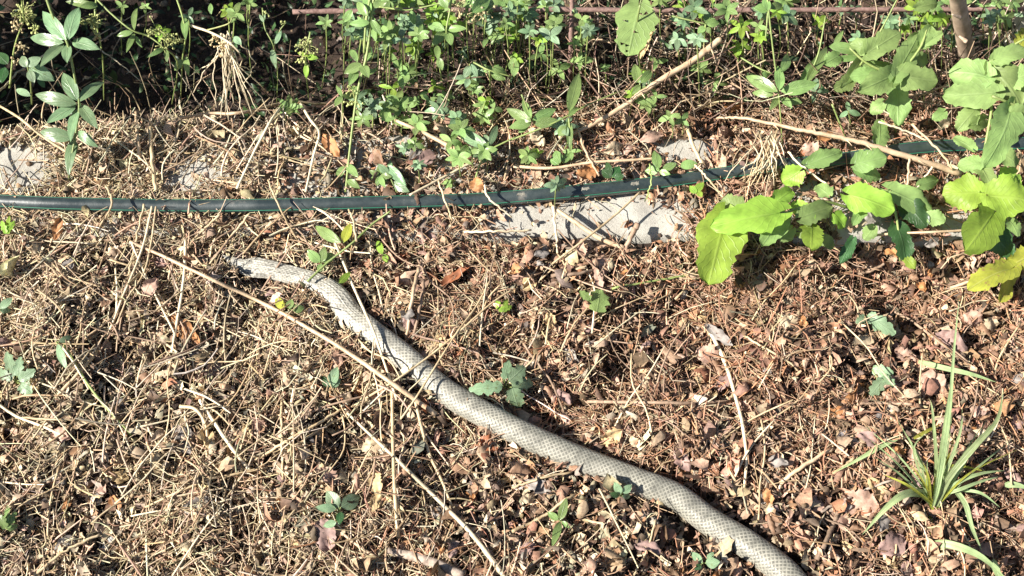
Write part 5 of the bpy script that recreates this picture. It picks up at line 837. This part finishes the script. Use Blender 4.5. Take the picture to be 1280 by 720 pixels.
# small weeds filling the shade behind the concrete
TOPL = [(85, 100, 'the tall whorled plant'), (200, 50, 'the trailing weed'), (285, 80, 'the hanging dry stems'), (345, 60, 'the white budded weed'), (383, 70, 'the lone seed head'), (455, 60, 'the upright weed'), (500, 90, 'the two pair weed'), (560, 40, 'the four leaved whorl'), (620, 92, 'the glossy paired weed'), (714, 50, 'the upright rusty rod'), (665, 145, 'the glossy tall leaved plant'), (788, 40, 'the large holed leaf'), (882, 32, 'the three leaved weed'), (973, 110, 'the oval rosette'), (1060, 80, 'the narrow leaved plant'), (1120, 95, 'the upper vine cluster'), (1208, 40, 'the young trunk'), (840, 100, 'the broken cane'), (480, 150, 'the palmate weed'), (150, 100, 'the dark gap')]
LM_keep = LM; LM = TOPL; cnt = 0; tries = 0
while cnt < 205 and tries < 7000:
    tries += 1; px, py = rg.choice([rg.uniform(150, 1275), rg.uniform(425, 680), rg.uniform(430, 900)]), rg.choice([rg.uniform(-6, 50), rg.uniform(0, 150)])
    if rg.random() < .12: px, py = rg.uniform(430, 720), rg.uniform(120, 232)
    elif rg.random() < .28: px, py = rg.choice([rg.uniform(470, 640), rg.uniform(765, 1030), rg.uniform(1135, 1190), rg.uniform(1220, 1270)]), rg.uniform(0, 28)
    if any(math.hypot(px-a_, py-b_) < c_ for a_, b_, c_ in ((790, 38, 48), (84, 55, 50), (975, 100, 45), (1203, 30, 26), (668, 148, 30))): continue
    if px < 420 and (py > 30 and rg.random() > .4): continue
    lb = rg.choice(['small ', 'tiny ', 'low ', 'thin '])+rg.choice(['weed', 'leafy sprig', 'thin leaved weed', 'seedling', 'herb'])+' '+where(px, py)
    if lb in used_labels: continue
    used_labels.add(lb); z = rg.uniform(.05, .13) if py < 60 else rg.uniform(.02, .06); nl = rg.randint(3, 8); a0 = rg.uniform(0, 6.28); R_ = rg.uniform(9, 19)
    lv = [(px, py, px+math.cos(a0+k_*6.28/nl)*R_*rg.uniform(.7, 1.2), py+math.sin(a0+k_*6.28/nl)*R_*rg.uniform(.6, 1), z, R_*rg.uniform(.32, .55)) for k_ in range(nl)]
    plant('small_weed', lb, 'weed', (px+rg.uniform(-4, 4), py+z*700), [[(px, py, z), (px+rg.uniform(-5, 5), py+z*350, z*.5), (px+rg.uniform(-6, 6), py+z*700, -.03)]], lv, rg.choice(['green', 'madder', 'vine', 'green', 'vine', 'blue', 'lime']), sr=.8, group='small weeds under the hedge'); cnt += 1
LM = LM_keep
# pebbles
for px, py, r, c, lb in [(985, 548, 8, (.16, .14, .14), 'dark grey pebble left of the grass tuft'), (1098, 522, 9, (.17, .15, .14), 'dark pebble under the lower bluish seedling'), (1052, 545, 9, (.19, .17, .17), 'rounded dark pebble beside the orange leaf'), (675, 596, 6, (.48, .46, .42), 'pale pebble touching the lower edge of the skin'), (136, 680, 8, (.46, .44, .40), 'pale grey pebble at lower left'), (285, 578, 7, (.5, .46, .4), 'pale pebble beside the stout stalk'), (980, 548, 4, (.55, .52, .48), 'white chip beside the dark grey pebble'), (152, 505, 9, (.2, .18, .16), 'dark clod on the left litter'), (75, 600, 8, (.2, .19, .17), 'greyish clod at lower left'), (872, 500, 8, (.22, .17, .13), 'brown clod right of the level twig')]:
    p = WS(px, py, r*.0005); rg2 = np.random.default_rng(px); bm = bmesh.new(); bmesh.ops.create_icosphere(bm, subdivisions=3, radius=1)
    for v in bm.verts:
        d = v.co.normalized(); k_ = 1+.22*math.sin(d.x*3.1+px)+.16*math.sin(d.y*4.3+py)+.1*math.sin(d.z*6+px); v.co = Vector((d.x*k_, d.y*k_*.8, d.z*k_*.65))*r*.001
    me = bpy.data.meshes.new('pebble'); bm.to_mesh(me); bm.free(); a = me.color_attributes.new('col', 'FLOAT_COLOR', 'POINT'); a.data.foreach_set('color', np.tile(np.array([*c, 1], np.float32), len(me.vertices)))
    for q in me.polygons: q.use_smooth = True
    me.materials.append(M['crumb']); o = bpy.data.objects.new('pebble', me); COL.objects.link(o); o.location = p; o.rotation_euler.z = px; tag(o, lb, 'pebble')
# unseen shrubs added left of and behind the view to shade the upper left
def shrub(x, y, h, w, label, seed, n=150):
    rg = random.Random(seed); zb = s1(x, y); e = empty('added_shade_shrub', label, 'shrub', (x, y, zb), 'added shade shrubs outside the picture'); V = []; f = []
    tops = []
    for i in range(7):
        t = Vector((x+rg.gauss(0, w*.6), y+rg.gauss(0, w*.5), zb+h*rg.uniform(.6, 1))); tops.append(t)
        tube('stem', [Vector((x, y, zb-.01)), Vector((x, y, zb))*.5+t*.5+Vector((rg.gauss(0, .02), rg.gauss(0, .02), 0)), t], .004, .001, M['trunk'], e, e.location, n=8, sides=5)
    for i in range(n):
        t = rg.choice(tops); u = rg.uniform(.15, 1.05); c = Vector((x, y, zb))*(1-u)+t*u+Vector((rg.gauss(0, w*.22), rg.gauss(0, w*.22), rg.gauss(0, .03)))
        lv, lf, _ = leaf_geo(rg.uniform(.03, .055), rg.uniform(.014, .026), 'oval', .1, .08, rg.randint(0, 9999)); Rm = np.array(Matrix.Rotation(rg.uniform(0, 6.28), 3, 'Z') @ Matrix.Rotation(rg.uniform(-.9, .7), 3, 'Y') @ Matrix.Rotation(rg.uniform(-.7, .7), 3, 'X'))
        f += [tuple(k_+len(V) for k_ in q) for q in lf]; V += [tuple(p) for p in (lv @ Rm.T + np.array(tuple(c)))]
    mesh_obj('crown', np.array(V), f, M['green'], e, tuple(e.location), uv=[(.3, .5)]*len(V))
for i, (x, y, h, w) in enumerate(SHRUBS): shrub(x, y, h, w, 'leafy green hedge shrub, '+('first', 'second', 'third', 'fourth', 'fifth', 'sixth', 'seventh', 'eighth', 'ninth')[i]+' along the row outside the picture', 40+i)
